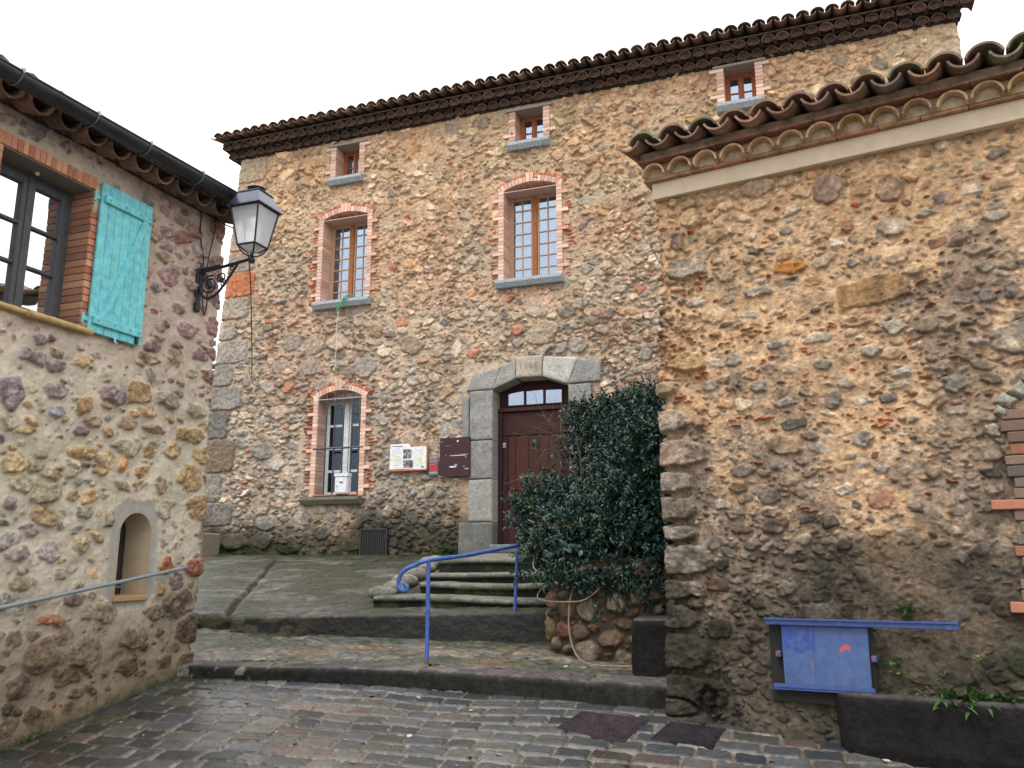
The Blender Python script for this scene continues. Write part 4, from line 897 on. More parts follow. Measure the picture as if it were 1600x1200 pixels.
BIGL = [
 (3.881, 1.048, .120, .131, (.31, .25, .265)),
 (4.236, .986, .095, .057, (.33, .32, .36)),
 (4.002, .817, .173, .034, (.52, .37, .20)),
 (3.967, .602, .114, .094, (.52, .40, .22)),
 (4.962, 1.260, .135, .102, (.42, .29, .16)),
 (4.565, .967, .106, .055, (.46, .35, .24)),
 (5.157, .987, .149, .046, (.44, .32, .20)),
 (5.568, 1.001, .210, .075, (.52, .37, .20)),
 (4.488, .730, .146, .066, (.52, .37, .20)),
 (5.123, .817, .080, .065, (.52, .37, .20)),
 (5.364, .846, .117, .070, (.52, .37, .20)),
 (4.861, .668, .067, .077, (.52, .30, .14)),
 (5.072, .641, .107, .066, (.52, .30, .14)),
 (4.673, .611, .089, .050, (.52, .37, .20)),
 (4.279, .551, .118, .052, (.44, .36, .24)),
 (5.608, .641, .188, .120, (.52, .37, .20)),
 (5.586, 1.211, .160, .070, (.48, .42, .29)),
 (5.279, 1.247, .147, .070, (.40, .34, .27)),
 (4.217, 1.134, .101, .067, (.40, .33, .32)),
 (4.306, .037, .111, .087, (.40, .33, .32)),
 (4.556, .086, .084, .084, (.47, .37, .24)),
 (4.141, .171, .117, .054, (.40, .33, .32)),
 (4.633, .185, .055, .015, (.5, .14, .07)),
 (4.380, -.421, .146, .050, (.45, .22, .14)),
 (5.582, -.368, .244, .142, (.34, .27, .22)),
 (5.114, -.572, .176, .121, (.38, .30, .22)),
 (4.316, -.649, .159, .129, (.42, .33, .24)),
 (4.697, -.666, .170, .137, (.45, .37, .27)),
 (4.569, -.801, .147, .064, (.34, .27, .19)),
 (4.122, -.164, .157, .062, (.42, .35, .24)),
 (4.185, -.817, .117, .086, (.34, .27, .22)),
 (5.090, -.793, .131, .080, (.36, .27, .18)),
 (5.393, -.065, .099, .081, (.46, .2, .10)),
 (3.938, 1.294, .103, .092, (.40, .33, .32)),
 (4.435, 1.380, .122, .070, (.52, .37, .20)),
 (4.715, 1.447, .052, .063, (.52, .37, .20)),
 (4.871, 1.000, .116, .058, (.44, .33, .22)),
 (4.153, .680, .092, .032, (.45,.38,.27)),
 (4.897, .515, .115, .046, (.42, .33, .22)),
 (5.264, .557, .083, .082, (.36, .27, .19)),
 (4.571, .317, .097, .063, (.42,.38,.3)),
 (5.324, .368, .083, .082, (.40,.33,.24)),
 (4.778, .277, .058, .075, (.42,.34,.24)),
 (4.058, .024, .115, .066, (.40, .33, .32)),
 (4.660, -.381, .076, .062, (.38,.31,.24)),
 (4.846, -.392, .130, .086, (.40, .33, .24)),
 (4.108, -.521, .092, .078, (.40,.33,.25)),
 (4.423, -.114, .086, .051, (.44,.37,.28)),
 (4.546, -.293, .113, .056, (.28,.23,.2)),
 (5.324, -.420, .149, .068, (.3,.25,.19)),
 (4.380, .213, .051, .042, (.40, .33, .32)),
 (3.967, .332, .055, .062, (.45,.35,.33)),
 (4.082, 1.314, .059, .052, (.40, .33, .32)),
 (5.019, 1.537, .146, .069, (.42,.34,.24)),
 (5.488, 1.522, .166, .047, (.42,.36,.24)),
 (4.659, 1.099, .090, .031, (.52, .37, .20)),
 (4.395, 1.104, .041, .025, (.56, .48, .35)),
 (5.100, 2.637, .099, .059, (.45, .38, .34)),
 (5.133, 2.509, .107, .059, (.46, .42, .38)),
 (5.408, 2.763, .139, .085, (.46, .30, .27)),
 (5.163, 2.253, .128, .075, (.46, .32, .30)),
 (5.392, 1.875, .128, .081, (.44, .32, .31)),
 (5.041, 1.930, .054, .036, (.44, .23, .19)),
 (5.281, 2.026, .110, .054, (.34,.29,.24)),
 (5.062, 2.806, .077, .049, (.42,.32,.28)),
 (5.505, 2.613, .134, .074, (.46, .43, .41)),
 (5.249, 2.795, .096, .061, (.40,.33,.28)),
 (5.606, 1.702, .135, .072, (.36,.25,.24)),
 (5.316, 1.717, .087, .043, (.30,.28,.29)),
 (5.118, 1.723, .083, .047, (.45,.34,.33)),
 (4.940, 1.498, .098, .040, (.42,.32,.22)),
 (4.724, 1.437, .049, .058, (.52, .37, .20)),
 (4.481, 1.360, .096, .056, (.52, .37, .20)),
 (4.188, 1.297, .103, .058, (.40, .33, .32)),
 (3.928, 1.274, .085, .085, (.33, .27, .28)),
 (4.051, 1.458, .064, .048, (.40, .33, .32)),
 (5.423, 2.280, .115, .061, (.42,.30,.28)),
 (5.607, 2.426, .080, .086, (.40,.33,.28)),
 (5.035, 2.131, .054, .052, (.34,.33,.31)),
]
for (y, z, a, b, c) in BIGL: F.add(ly(y), z, a*.95, b, random.gauss(0, .12), ang=.7, pw=2.6, prot=random.uniform(.036, .052), col=c, tilt=.12)
F.add(ly(4.75), -1.0, .02, .03, .3, ang=.3, prot=.04, col=(.55, .14, .06)); F.add(ly(4.48), -.97, .018, .035, .1, ang=.3, prot=.04, col=(.55, .14, .06)); F.add(ly(4.98), -.86, .04, .012, .3, ang=.3, prot=.04, col=(.4, .13, .08))
def colL(s, z, b):
    if z > 1.2: return pick([(3, (.40, .32, .28)), (3, (.42, .37, .31)), (2, (.46, .36, .25)), (1.2, (.38, .27, .26)), (1, (.34, .33, .31)), (.4, (.42, .24, .18))])
    if z < -.3: return pick([(3, (.27, .22, .175)), (2, (.33, .26, .18)), (1, (.22, .19, .17)), (1, (.3, .19, .14))])
    return pick([(3, (.50, .37, .22)), (3, (.48, .41, .29)), (2, (.52, .33, .17)), (.7, (.36, .29, .26)), (1, (.40, .38, .32)), (.4, (.33, .25, .25))])
def regL(s, z, b):
    y = s-1.5
    if 3.5-b*2 < y < 4.44+b*2 and 1.55-b < z < 2.80+b: return False
    if 4.83-b*1.6 < y < 5.27+b*1.6 and -.34-b < z < .38+b: return False
    return True
F.dart(900, .055, .10, (1.1, 1.9), .55, colL, (.026, .046), regL, ang=.7, th=.3, smin=.2, smax=7.25)
F.dart(4200, .028, .05, (1.1, 2.1), .62, colL, (.020, .042), regL, ang=.8, th=.35, smax=7.4)
F.dart(9000, .012, .024, (1.1, 2.3), .85, colL, (.016, .038), regL, ang=.8, th=.4, tilt=.15, smax=7.4)
nb = fbm2(F.S*2, F.Z*2, 4, 231)
mort = .019+.020*(nb-.5)*2+.018*(fbm2(F.S*9, F.Z*9, 4, 232)-.5)*2
H, C, msk = F.solve(.002, .02, -.02, mort, (.52, .465, .37), rough=.020, rsc=26, seed=250, soft=.003, cvar=.6, dome=.006, hue=.05)
H = H+.02*(fbm2(F.S*1.2, F.Z*1.2, 3, 260)-.5)*2
wetb = sstep(-.15, -.85, F.Z-.13*(F.S-ly(4.2))+.30*(fbm2(F.S*3, F.Z*3, 4, 276)-.5))
C = mix(C, C*np.array([.42, .38, .33]), wetb*.9)
base_ = sstep(.14, .0, F.Z-(-.95+.18*(F.S-ly(5.2)))+.10*(fbm2(F.S*5, F.Z*5, 3, 277)-.5)); H = H*(1-base_)+base_*(.03+.01*fbm2(F.S*8, F.Z*8, 3, 279))
C = mix(C, np.array([.17, .13, .085])*(1+.6*(fbm2(F.S*14, F.Z*14, 4, 280)-.5))[..., None], base_*.9)
C = mix(C, np.array([.05, .07, .03]), sstep(.03, -.03, F.Z-(-.98+.18*(F.S-ly(5.2)))+.06*(fbm2(F.S*9, F.Z*9, 3, 281)-.5))*.8)
top_ = sstep(.52, .66, fbm2(F.S*2.5, F.Z*1.2, 4, 283))*sstep(1.2, 2.2, F.Z); C = mix(C, C*np.array([.75, .73, .72]), top_*.5)
C = C*np.array([1.0, .985, .98])*(.84+.36*fbm2(F.S*4, F.Z*4, 5, 287))[..., None]; C = mix(C, C*np.array([.98, .90, .92]), sstep(1.1, 1.8, F.Z))
# smooth grey render round the niche
rn = np.maximum(np.abs(F.S-ly(5.055))-.15, 0)+np.maximum(np.abs(F.Z-.02)-.3, 0)*.9; rm = sstep(.11, .06, rn+.05*(fbm2(F.S*11, F.Z*11, 3, 285)-.5))
H = H*(1-rm)+rm*.02; C = mix(C, np.array([.36, .345, .31])*(1+.25*(fbm2(F.S*20, F.Z*20, 4, 286)-.5))[..., None], rm*.9)
def nich(y): return .18+.15*np.sqrt(np.clip(1-((y-5.055)/.155)**2, 0, 1))
def holeL(s, z):
    y = s-1.5
    return ((y > 3.60) & (y < 4.345) & (z > 1.60) & (z < 2.69)) | ((np.abs(y-5.055) < .155) & (z > -.285) & (z < nich(y)))
wall_mesh('wall', F, H, C, PL, M['rubble_l'], lh, holeL, r=.035)
mb = MB(); mb.box(-9, XL-.02, -1.6, -1.4, -2.5, 3.0, (.36, .3, .22)); mb.box(-9, -8.8, -1.6, 5.7, -2, 3.0, (.36, .3, .22)); mb.box(-9, -6.4, 5.58, 5.76, -1.5, 3.0, (.36, .3, .22)); mb.box(-9, XL-.02, -1.6, 5.7, -2.2, -1.5, (.3, .25, .2)); mb.build('rear_wall', M['rubble'], lh)
# niche: plastered jamb with arched head, tile sill, dark slit of glass at the back
gs = GridSet(); n = 40; tt = np.linspace(0, 1, n)
pts = [(4.90, -.29)]+[(5.055-.155*math.cos(a), .18+.15*math.sin(a)) for a in np.linspace(0, math.pi, 24)]+[(5.21, -.29)]
pa = np.array(pts); co = np.stack([np.stack([np.full(len(pa), XL+.028-d_), pa[:, 0]+(5.055-pa[:, 0])*d_*.15, pa[:, 1]-(.0 if True else 0)], -1) for d_ in np.linspace(0, .25, 8)], 0)
gs.add(co, (.50, .40, .27))
nw = None
niche = gs.build('niche', M['plaster'], lh)
mb = MB(); mb.box(XL-.24, XL-.22, 4.88, 5.23, -.3, .36, (.02, .022, .03)); mb.build('slit_window', M['metal'], niche)
mb = MB(); mb.box(XL-.215, XL-.195, 5.13, 5.15, -.28, .30, (.03, .028, .03)); mb.build('window_bar', M['metal'], niche)
mb = MB(); mb.box(XL-.31, XL+.05, 4.885, 5.215, -.325, -.285, (.42, .28, .14), bev=.006); mb.build('sill', M['brick'], niche)
for z in (-.22, -.1): mb = MB(); mb.box(XL-.215, XL-.19, 5.10, 5.13, z, z+.05, (.14, .04, .03), bev=.004); mb.build('hinge', M['metal'], niche)
# window with lintel of soldier bricks
mb = MB(); LBK = [(3, (.52, .22, .13)), (2, (.46, .17, .10)), (2, (.56, .28, .18)), (1, (.40, .15, .10))]
y = 3.2
while y < 4.43:
    mb.box(XL-.2, XL+.035+random.uniform(-.003, .004), y, y+.038, 2.682, 2.772+random.uniform(-.002, .002), pick(LBK), bev=.003); y += .045
mb.box(XL-.2, XL+.027, 3.2, 4.44, 2.686, 2.768, (.42, .36, .28))
z = 1.60; i = 0
while z < 2.67:
    w = .085 if i % 2 else .06
    mb.box(XL-.005, XL+.034, 4.345, 4.345+w, z, z+.048, pick(LBK), bev=.003)
    mb.box(XL-.2, XL+.03, 4.338, 4.345+.055, z, z+.048, pick([(2, (.40, .20, .13)), (2, (.34, .17, .12)), (1, (.45, .25, .16))]), bev=.003)
    mb.box(XL-.2, XL+.03, 3.555, 3.602, z, z+.048, pick(LBK), bev=.003); z += .054; i += 1
mb.box(XL-.19, XL+.024, 4.348, 4.40, 1.6, 2.68, (.42, .35, .27)); mb.box(XL-.19, XL+.024, 3.555, 3.599, 1.6, 2.68, (.42, .35, .27))
mb.box(XL-.2, XL+.02, 3.602, 4.338, 2.672, 2.684, (.2, .17, .15))
lw = MB(); FC = (.065, .068, .075); xf = XL-.17
def fb(y0, y1, z0, z1, x0=0, d=.05): lw.box(xf-d+x0, xf+x0, y0, y1, z0, z1, FC, bev=.004)
fb(3.60, 3.645, 1.6, 2.68); fb(4.295, 4.34, 1.6, 2.68); fb(3.645, 4.295, 2.635, 2.68); fb(3.645, 4.295, 1.6, 1.64)
for a, b in ((3.645, 3.968), (3.972, 4.295)):
    fb(a, a+.05, 1.64, 2.635, .012); fb(b-.05, b, 1.64, 2.635, .012); fb(a+.05, b-.05, 1.64, 1.70, .012); fb(a+.05, b-.05, 2.58, 2.635, .012)
    for k_ in (1, 2): zc = 1.70+.88*k_/3; fb(a+.05, b-.05, zc-.011, zc+.011, .008, .03)
fb(3.955, 3.985, 1.64, 2.635, .022, .02)
lwin = lw.build('window', M['paint'], lh)
mb.build('brick_surround', M['brick'], lwin)
mb = MB(); mb.box(xf-.022, xf-.018, 3.62, 4.32, 1.62, 2.66); mb.build('pane', M['pane2'], lwin)
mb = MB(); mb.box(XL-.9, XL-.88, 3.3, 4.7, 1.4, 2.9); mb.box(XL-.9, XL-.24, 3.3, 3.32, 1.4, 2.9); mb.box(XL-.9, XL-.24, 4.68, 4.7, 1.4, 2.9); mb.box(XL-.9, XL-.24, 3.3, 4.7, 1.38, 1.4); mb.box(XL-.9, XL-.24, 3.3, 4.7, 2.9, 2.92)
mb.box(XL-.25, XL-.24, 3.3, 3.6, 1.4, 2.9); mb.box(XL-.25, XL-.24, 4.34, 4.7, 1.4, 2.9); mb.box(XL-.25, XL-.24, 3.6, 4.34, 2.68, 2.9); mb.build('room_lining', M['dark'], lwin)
mb = MB(); vs = []
for i in range(31): y = 4.12+.2*i/30; vs += [(XL-.32+.012*math.sin(i*.9), y, 1.62), (XL-.32+.012*math.sin(i*.9), y, 2.66)]
mb.add(vs, [(2*i, 2*i+1, 2*i+3, 2*i+2) for i in range(30)], (.07, .045, .04)); mb.build('curtain', M['cloth'], lwin, smooth=True)
mb = MB(); mb.box(XL-.2, XL+.03, 3.5, 4.40, 1.572, 1.60, (.42, .30, .15), bev=.006); mb.build('sill', M['plaster'], lwin)
mb = MB(); mb.lathe([(0, -.018), (.014, -.01), (.016, .004), (.008, .014), (0, .018)], (XL-.09, 3.96, 2.655), 10, (.6, .6, .6)); mb.build('lamp_bulb', M['paint'], lwin)
# shutter
sh = MB(); TQ = (.16, .56, .60); a0 = R(0)
y = 4.385; nP = 7; pw_ = .505/nP
for i in range(nP): sh.box(XL+.045, XL+.068, y+.0012, y+pw_-.0012, 1.60, 2.755, tuple(c*random.uniform(.95, 1.05) for c in TQ), bev=.004); y += pw_
sh.box(XL+.047, XL+.05, 4.387, 4.888, 1.602, 2.753, (.04, .2, .2))
shut = sh.build('shutter', M['paint'], lh); shut['label'] = 'open turquoise plank shutter'
for z in (1.66, 2.60): sb = MB(); sb.box(XL+.068, XL+.090, 4.41, 4.87, z, z+.062, TQ, bev=.005); sb.build('batten', M['paint'], shut)
sb = MB(); sb.prism([(4.47, 1.722), (4.52, 1.722), (4.84, 2.58), (4.84, 2.60), (4.79, 2.60)], XL+.068, XL+.086, TQ, M=Matrix(((0, 1, 0, 0), (1, 0, 0, 0), (0, 0, 1, 0), (0, 0, 0, 1))))
sb.build('brace', M['paint'], shut)
for z in (1.675, 2.615):
    sb = MB(); sb.box(XL+.03, XL+.05, 4.35, 4.40, z-.0, z+.035, TQ, bev=.003); sb.tube([(XL+.04, 4.352, z-.02), (XL+.04, 4.352, z+.055)], .009, 8, TQ)
    sb.build('hinge', M['metal'], shut)
    for y in (4.45, 4.6, 4.75, 4.84): sb = MB(); sb.lathe([(0, .006), (.006, .003), (.007, 0)], (XL+.090, y, z+.016), 8, (.05, .22, .22), M=Matrix.Rotation(R(90), 4, 'Y')); sb.build('screw', M['metal'], shut)
sb = MB(); sb.box(XL+.07, XL+.085, 4.82, 4.845, 1.605, 1.66, (.01, .015, .02)); sb.build('lock', M['metal'], shut); sb = MB(); sb.tube([(XL+.08, 4.62, 1.60), (XL+.09, 4.62, 1.565), (XL+.11, 4.62, 1.56)], .008, 6, (.3, .5, .5)); sb.build('catch', M['metal'], shut)
# eaves
mb = MB(); ay = Vector((0, 1, 0)); ox = Vector((1, 0, 0)); oL = Vector((XL, -1.5, 0))
mb.box(XL-.1, XL+.07, -1.5, 5.83, 3.0, 3.018, (.20, .15, .12))
y = -1.4
while y < 5.8:
    mb.half((XL-.1, y, 3.02), (XL+.25+random.uniform(-.01, .01), y, 3.0), (0, 0, 1), .072, .068, .014, 1, pick([(2, (.13, .075, .055)), (2, (.09, .062, .05)), (1, (.15, .095, .07))]), 10); 
    mb.box(XL-.1, XL+.2, y+.075, y+.16, 3.018, 3.068, (.18, .15, .125)); y += .235
mb.box(XL-.1, XL+.245, -1.5, 5.82, 3.004, 3.085, (.06, .045, .036))
mb.build('cornice', M['tile'], lh)
mb = MB(); sl2 = R(16)
for i in range(33):
    y = -1.5+.225*i
    for k_ in range(10):
        for kd in (0, 1):
            yy = y+.11*kd; e = Vector((XL+.25-.34*k_*math.cos(sl2), yy, 2.99+.34*k_*math.sin(sl2)+.04*kd)); b_ = e+Vector((-.42*math.cos(sl2), 0, .42*math.sin(sl2)-.01))
            mb.half(b_, e, (math.sin(sl2), 0, math.cos(sl2)), .085, .095, .013, 1 if kd else -1, pick(TC), 6)
mb.build('roof', M['tile'], lh)
mb = MB(); mb.box(0, 4.2, -1.5, 5.85, 0, .02, (.13, .1, .08), M=Matrix.Translation((XL+.25, 0, 3.03)) @ Matrix.Rotation(R(180)+sl2, 4, 'Y') @ Matrix.Scale(-1, 4, (0, 0, 1))); mb.build('roof_deck', M['tile'], lh)
gt = MB(); zg = lambda y: 3.055-.035*(5.6-y)
n = 14; r_ = .072; xg = -4.605; ys = np.linspace(-1.6, 5.62, 30); vs = []
for y in ys:
    for rr in (r_, r_-.005):
        for k_ in range(n+1): a = math.pi*k_/n; vs.append((xg+rr*math.cos(a), y, zg(y)+.02-rr*math.sin(a)))
m_ = 2*(n+1); fs = []
for i in range(len(ys)-1):
    for k_ in range(n): fs += [(i*m_+k_, i*m_+k_+1, (i+1)*m_+k_+1, (i+1)*m_+k_), (i*m_+n+1+k_, i*m_+n+2+k_, (i+1)*m_+n+2+k_, (i+1)*m_+n+1+k_)]
    for k_ in (0, n): fs.append((i*m_+k_, i*m_+n+1+k_, (i+1)*m_+n+1+k_, (i+1)*m_+k_))
gt.add(vs, fs, (.06, .065, .07)); gt.tube([(xg+r_, y, zg(y)+.022) for y in ys], .009, 8, (.06, .065, .08))
gt.prism([(xg+r_*math.cos(a), zg(5.62)+.02-r_*math.sin(a)) for a in np.linspace(0, math.pi, 15)], 5.615, 5.622, (.06, .065, .07))
gut = gt.build('gutter', M['gutter'], lh, smooth=True)
gb = MB()
for y in (3.38, 3.97, 4.46, 5.03, 5.5):
    gb = MB(); gb.tube([(xg+(r_+.004)*math.cos(a), y, zg(y)+.02-(r_+.004)*math.sin(a)) for a in np.linspace(-.15, 2.6, 16)], .005, 6, (.12, .125, .13)); gb.box(xg+r_-.016, xg+r_+.012, y-.008, y+.008, zg(y)+.012, zg(y)+.042, (.35, .36, .38)); gb.build('bracket', M['metal'], gut)

# ================================================================== GROUND
def street_z(x, y): return -.94+.17*(np.minimum(y, 6.4)-5.6)-.028*(np.clip(x, -8, 6)+4.95)
def kerb_y(x): return np.interp(x, [-9, -5.3, -4.95, -3.9, -2.93, -2, -1.0, 1], [5.4, 5.55, 5.60, 5.75, 5.85, 5.87, 5.87, 5.8])
def kerb_z(x): return np.interp(x, [-9, -5.3, -4.95, -3.9, -2.93, -2, -1.0], [-.86, -.85, -.85, -.838, -.828, -.838, -.85])
xs = steps_((-5.6, 2.6, .0115)); ys = steps_((1.6, 3.4, .03), (3.4, 6.05, .0105))
Xg, Yg = np.meshgrid(xs, ys, indexing='ij')
# granite setts in slightly wandering courses, turned a little against the kerb
th = R(4.5); U = Xg*math.cos(th)+Yg*math.sin(th)+.03*(fbm2(Xg*1.2, Yg*1.2, 3, 401)-.5)*2; V = -Xg*math.sin(th)+Yg*math.cos(th)+.10*(fbm2(Xg*.7, Yg*.7, 3, 402)-.5)*2
RH = .148; row = np.floor(V/RH); fv = V/RH-row
rr = _h(row, row*0, row*0, 5)
LN = .235; U2 = U/LN+rr*3.7+.0; col_i = np.floor(U2)
def edge(c): return c+.36*(_h(c, row, row*0, 9)-.5)
lo = edge(col_i); sel = U2 < lo; col_i = np.where(sel, col_i-1, col_i); lo = edge(col_i); hi_ = edge(col_i+1); sel = U2 > hi_; col_i = np.where(sel, col_i+1, col_i); lo = edge(col_i); hi_ = edge(col_i+1)
nz_e = .016*(fbm2(Xg*22, Yg*22, 3, 404)-.5)*2
dU = np.minimum(U2-lo, hi_-U2)*LN; dV = np.minimum(fv, 1-fv)*RH
rad_ = .022; ax_ = np.clip(rad_-dU, 0, None); ay_ = np.clip(rad_-dV, 0, None); dE = rad_-np.sqrt(ax_**2+ay_**2)+nz_e*.6
hid = _h(col_i, row, row*0, 21); hid2 = _h(col_i, row, row*0, 33); hid3 = _h(col_i, row, row*0, 41)
t = np.clip((dE-.005)/.014, 0, 1); prof = 1-(1-t)**2.5
cu = (U2-(lo+hi_)/2)*LN; cv_ = (fv-.5)*RH
hgt = prof*(.014+.008*hid)+prof*(cu*(hid2-.5)*.06+cv_*(hid3-.5)*.08)+.006*(fbm2(Xg*14, Yg*14, 4, 405)-.5)*prof+.005*(fbm2(Xg*45, Yg*45, 3, 406)-.5)
Zg = street_z(Xg, Yg)-.012+hgt+.02*(fbm2(Xg*.9, Yg*.9, 2, 407)-.5)
pal = np.array([(.085, .088, .092), (.11, .112, .115), (.07, .078, .092), (.13, .125, .115), (.10, .095, .088), (.13, .12, .108), (.15, .115, .10), (.075, .08, .078), (.12, .125, .13), (.09, .095, .105)])
ci = (_h(col_i, row, row*0, 55)*len(pal)).astype(int).clip(0, len(pal)-1)
sc = pal[ci]*(.50+.65*_h(col_i, row, row*0, 57))[..., None]*(1+.5*(fbm2(Xg*16, Yg*16, 5, 408)-.5))[..., None]
jm = np.array([.23, .19, .14])*(1+.5*(fbm2(Xg*10, Yg*10, 4, 409)-.5))[..., None]
msk = sstep(.15, .75, prof+.25*(fbm2(Xg*30, Yg*30, 3, 410)-.5)-.35*sstep(.58, .72, fbm2(Xg*2.2, Yg*2.2, 4, 411)))
Cg = mix(jm, sc, msk)
wetl = sstep(.40, .62, fbm2(Xg*.8, Yg*1.1, 4, 413)); Cg = Cg*(.88-.30*wetl)[..., None]
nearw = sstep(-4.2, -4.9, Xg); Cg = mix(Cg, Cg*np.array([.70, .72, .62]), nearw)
mos = sstep(.62, .75, fbm2(Xg*5, Yg*5, 4, 415))*(1-msk); Cg = mix(Cg, np.array([.05, .065, .025]), mos*.6)
# setts stay out of the drain covers
MH = [np.array([(-1.67, 5.36), (-1.59, 5.67), (-1.15, 5.65), (-1.23, 5.25)]), np.array([(-1.07, 5.34), (-1.00, 5.64), (-.66, 5.61), (-.71, 5.31)])]
idx = np.arange(Xg.size).reshape(Xg.shape)
q = np.stack([idx[:-1, :-1], idx[1:, :-1], idx[1:, 1:], idx[:-1, 1:]], -1)
cx = (Xg[:-1, :-1]+Xg[1:, 1:])/2; cy = (Yg[:-1, :-1]+Yg[1:, 1:])/2
def inpoly(P, x, y, grow=0):
    c = P.mean(0); r = np.ones(x.shape, bool)
    Pg = c+(P-c)*(1+grow)
    for i in range(4):
        a, b = Pg[i], Pg[(i+1) % 4]; r &= ((b[0]-a[0])*(y-a[1])-(b[1]-a[1])*(x-a[0])) <= 0
    return r
bad = np.zeros(cx.shape, bool)
for P in MH: bad |= inpoly(P, cx, cy, -.03)
keep = ~bad & (cy < kerb_y(cx)+.10)
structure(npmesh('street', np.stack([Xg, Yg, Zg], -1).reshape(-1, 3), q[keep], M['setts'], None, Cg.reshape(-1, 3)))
# the wide ground sheet below
xs = np.concatenate([np.linspace(-300, -20, 8), np.linspace(-18, 14, 65), np.linspace(20, 300, 8)]); ys = np.concatenate([np.linspace(-300, -12, 8), np.linspace(-10, 26, 73), np.linspace(30, 300, 8)])
Xq, Yq = np.meshgrid(xs, ys, indexing='ij'); Zq = np.clip(-.94+.17*(Yq-5.6)-.028*(np.clip(Xq, -8, 6)+4.95), -2.6, None)-.035
up = (Yq > 5.7); Zq = np.where(up, np.clip(-.95+.07*(Yq-5.7), -1.05, .9)-.12, Zq)
idx = np.arange(Xq.size).reshape(Xq.shape); q = np.stack([idx[:-1, :-1], idx[1:, :-1], idx[1:, 1:], idx[:-1, 1:]], -1).reshape(-1, 4)
structure(npmesh('ground', np.stack([Xq, Yq, Zq], -1).reshape(-1, 3), q, M['wet'], None, np.tile((.13, .12, .10), (Xq.size, 1))))

def disp(P, amp, sc, seed, o=4):
    gu = np.gradient(P, axis=0); gv = np.gradient(P, axis=1); n = np.cross(gu, gv); n /= np.linalg.norm(n, axis=-1, keepdims=True)+1e-9
    return P+n*(amp*2*(fbm3(P, sc, o, seed)-.5))[..., None]
def resample(pts, d):
    pts = np.array(pts, float); L_ = np.concatenate([[0], np.cumsum(np.linalg.norm(np.diff(pts, axis=0), axis=1))]); n = max(2, int(L_[-1]/d)+1); s = np.linspace(0, L_[-1], n)
    return np.stack([np.interp(s, L_, pts[:, k]) for k in range(pts.shape[1])], 1)
def sweep(path, prof, d=.02, dp=.015, amp=.006, sc=8, seed=1):
    """path: 3D points along the front top edge; prof: (inward, up) points from the foot of the riser to the back of the tread"""
    p = resample(path, d); f = resample(prof, dp); t = np.gradient(p[:, :2], axis=0); t /= np.linalg.norm(t, axis=1)[:, None]; n = np.stack([-t[:, 1], t[:, 0]], 1)
    P = np.zeros((len(p), len(f), 3)); P[..., :2] = p[:, None, :2]+n[:, None]*f[None, :, 0, None]; P[..., 2] = p[:, None, 2]+f[None, :, 1]
    return disp(P, amp, sc, seed), f
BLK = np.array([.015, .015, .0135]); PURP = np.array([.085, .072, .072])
# kerb
path = [(x, float(kerb_y(x)), float(kerb_z(x))) for x in np.linspace(-5.25, -.85, 40)]
joints = [-4.15, -2.93, -1.62]
P, f = sweep(path, [(.0, -.26), (0, -.03), (.012, -.008), (.035, 0), (.30, .012), (.34, -.03)], .014, .012, .007, 9, 501)
for j in joints: P[..., 2] -= (.02*np.exp(-((P[..., 0]-j)/.012)**2)); P[..., 1] += .015*np.exp(-((P[..., 0]-j)/.012)**2)*(f[:, 0] < .03)[None]
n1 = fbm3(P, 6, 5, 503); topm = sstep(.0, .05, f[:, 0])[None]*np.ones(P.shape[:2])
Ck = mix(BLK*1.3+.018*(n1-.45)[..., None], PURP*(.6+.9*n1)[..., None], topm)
lichk = sstep(.55, .62, fbm3(P, 14, 5, 505))*(1-topm)*sstep(-4.1, -4.4, P[..., 0]+.4*(n1-.5)); Ck = mix(Ck, np.array([.30, .28, .22]), lichk*.8)
Ck = mix(Ck, np.array([.03, .038, .02]), sstep(.55, .66, fbm3(P, 4, 4, 506))*(1-topm)*.5)
Ck = mix(Ck, np.array([.19, .165, .135]), sstep(.5, .62, fbm3(P, 7, 4, 507))*topm*.6)
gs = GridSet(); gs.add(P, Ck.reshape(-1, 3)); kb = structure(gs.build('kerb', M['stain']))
# lower paved strip
def s5(x):  # front edge of the long step: y, z top, z foot
    return np.interp(x, [-9, -5.15, -2.3, 1], [6.35, 6.6, 7.2, 7.6]), np.interp(x, [-9, -5.15, -2.3, 1], [-.57, -.55, -.475, -.47]), np.interp(x, [-9, -5.15, -2.3, 1], [-.66, -.665, -.735, -.75])
xs = steps_((-8, -5.2, .05), (-5.2, -.9, .013)); v = np.linspace(0, 1, 130); Xs, Vs = np.meshgrid(xs, v, indexing='ij')
yk = kerb_y(Xs)+.26; yb, _, zb = s5(Xs); Ys = yk+(yb+.12-yk)*Vs; zk = kerb_z(Xs)+.008; Zs = zk+(zb-zk)*Vs**.9
f1 = fbm2(Xs*3, Ys*4, 5, 511); f2 = fbm2(Xs*6+Ys*2, Ys*8-Xs*2, 5, 512)
Zs = Zs+.03*(f1-.5)+.030*(f2-.5)+.014*(fbm2(Xs*30, Ys*30, 3, 513)-.5)
Cs = mix(np.array([.235, .20, .15]), np.array([.15, .15, .14]), sstep(.42, .6, f2))
Cs = mix(Cs, np.array([.33, .28, .21]), sstep(.54, .66, fbm2(Xs*5+Ys*2, Ys*7, 5, 515))*.85)
Cs = mix(Cs, np.array([.065, .085, .045]), sstep(.47, .60, fbm2(Xs*2.2+Ys, Ys*4.5, 5, 516)+.10*sstep(-3.9, -3.1, Xs))*.8)
Cs = mix(Cs, np.array([.22, .145, .095]), sstep(.56, .66, fbm2(Xs*2.4, Ys*4.5, 4, 517)+.06*sstep(-2.2, -1.5, Xs))*.7)
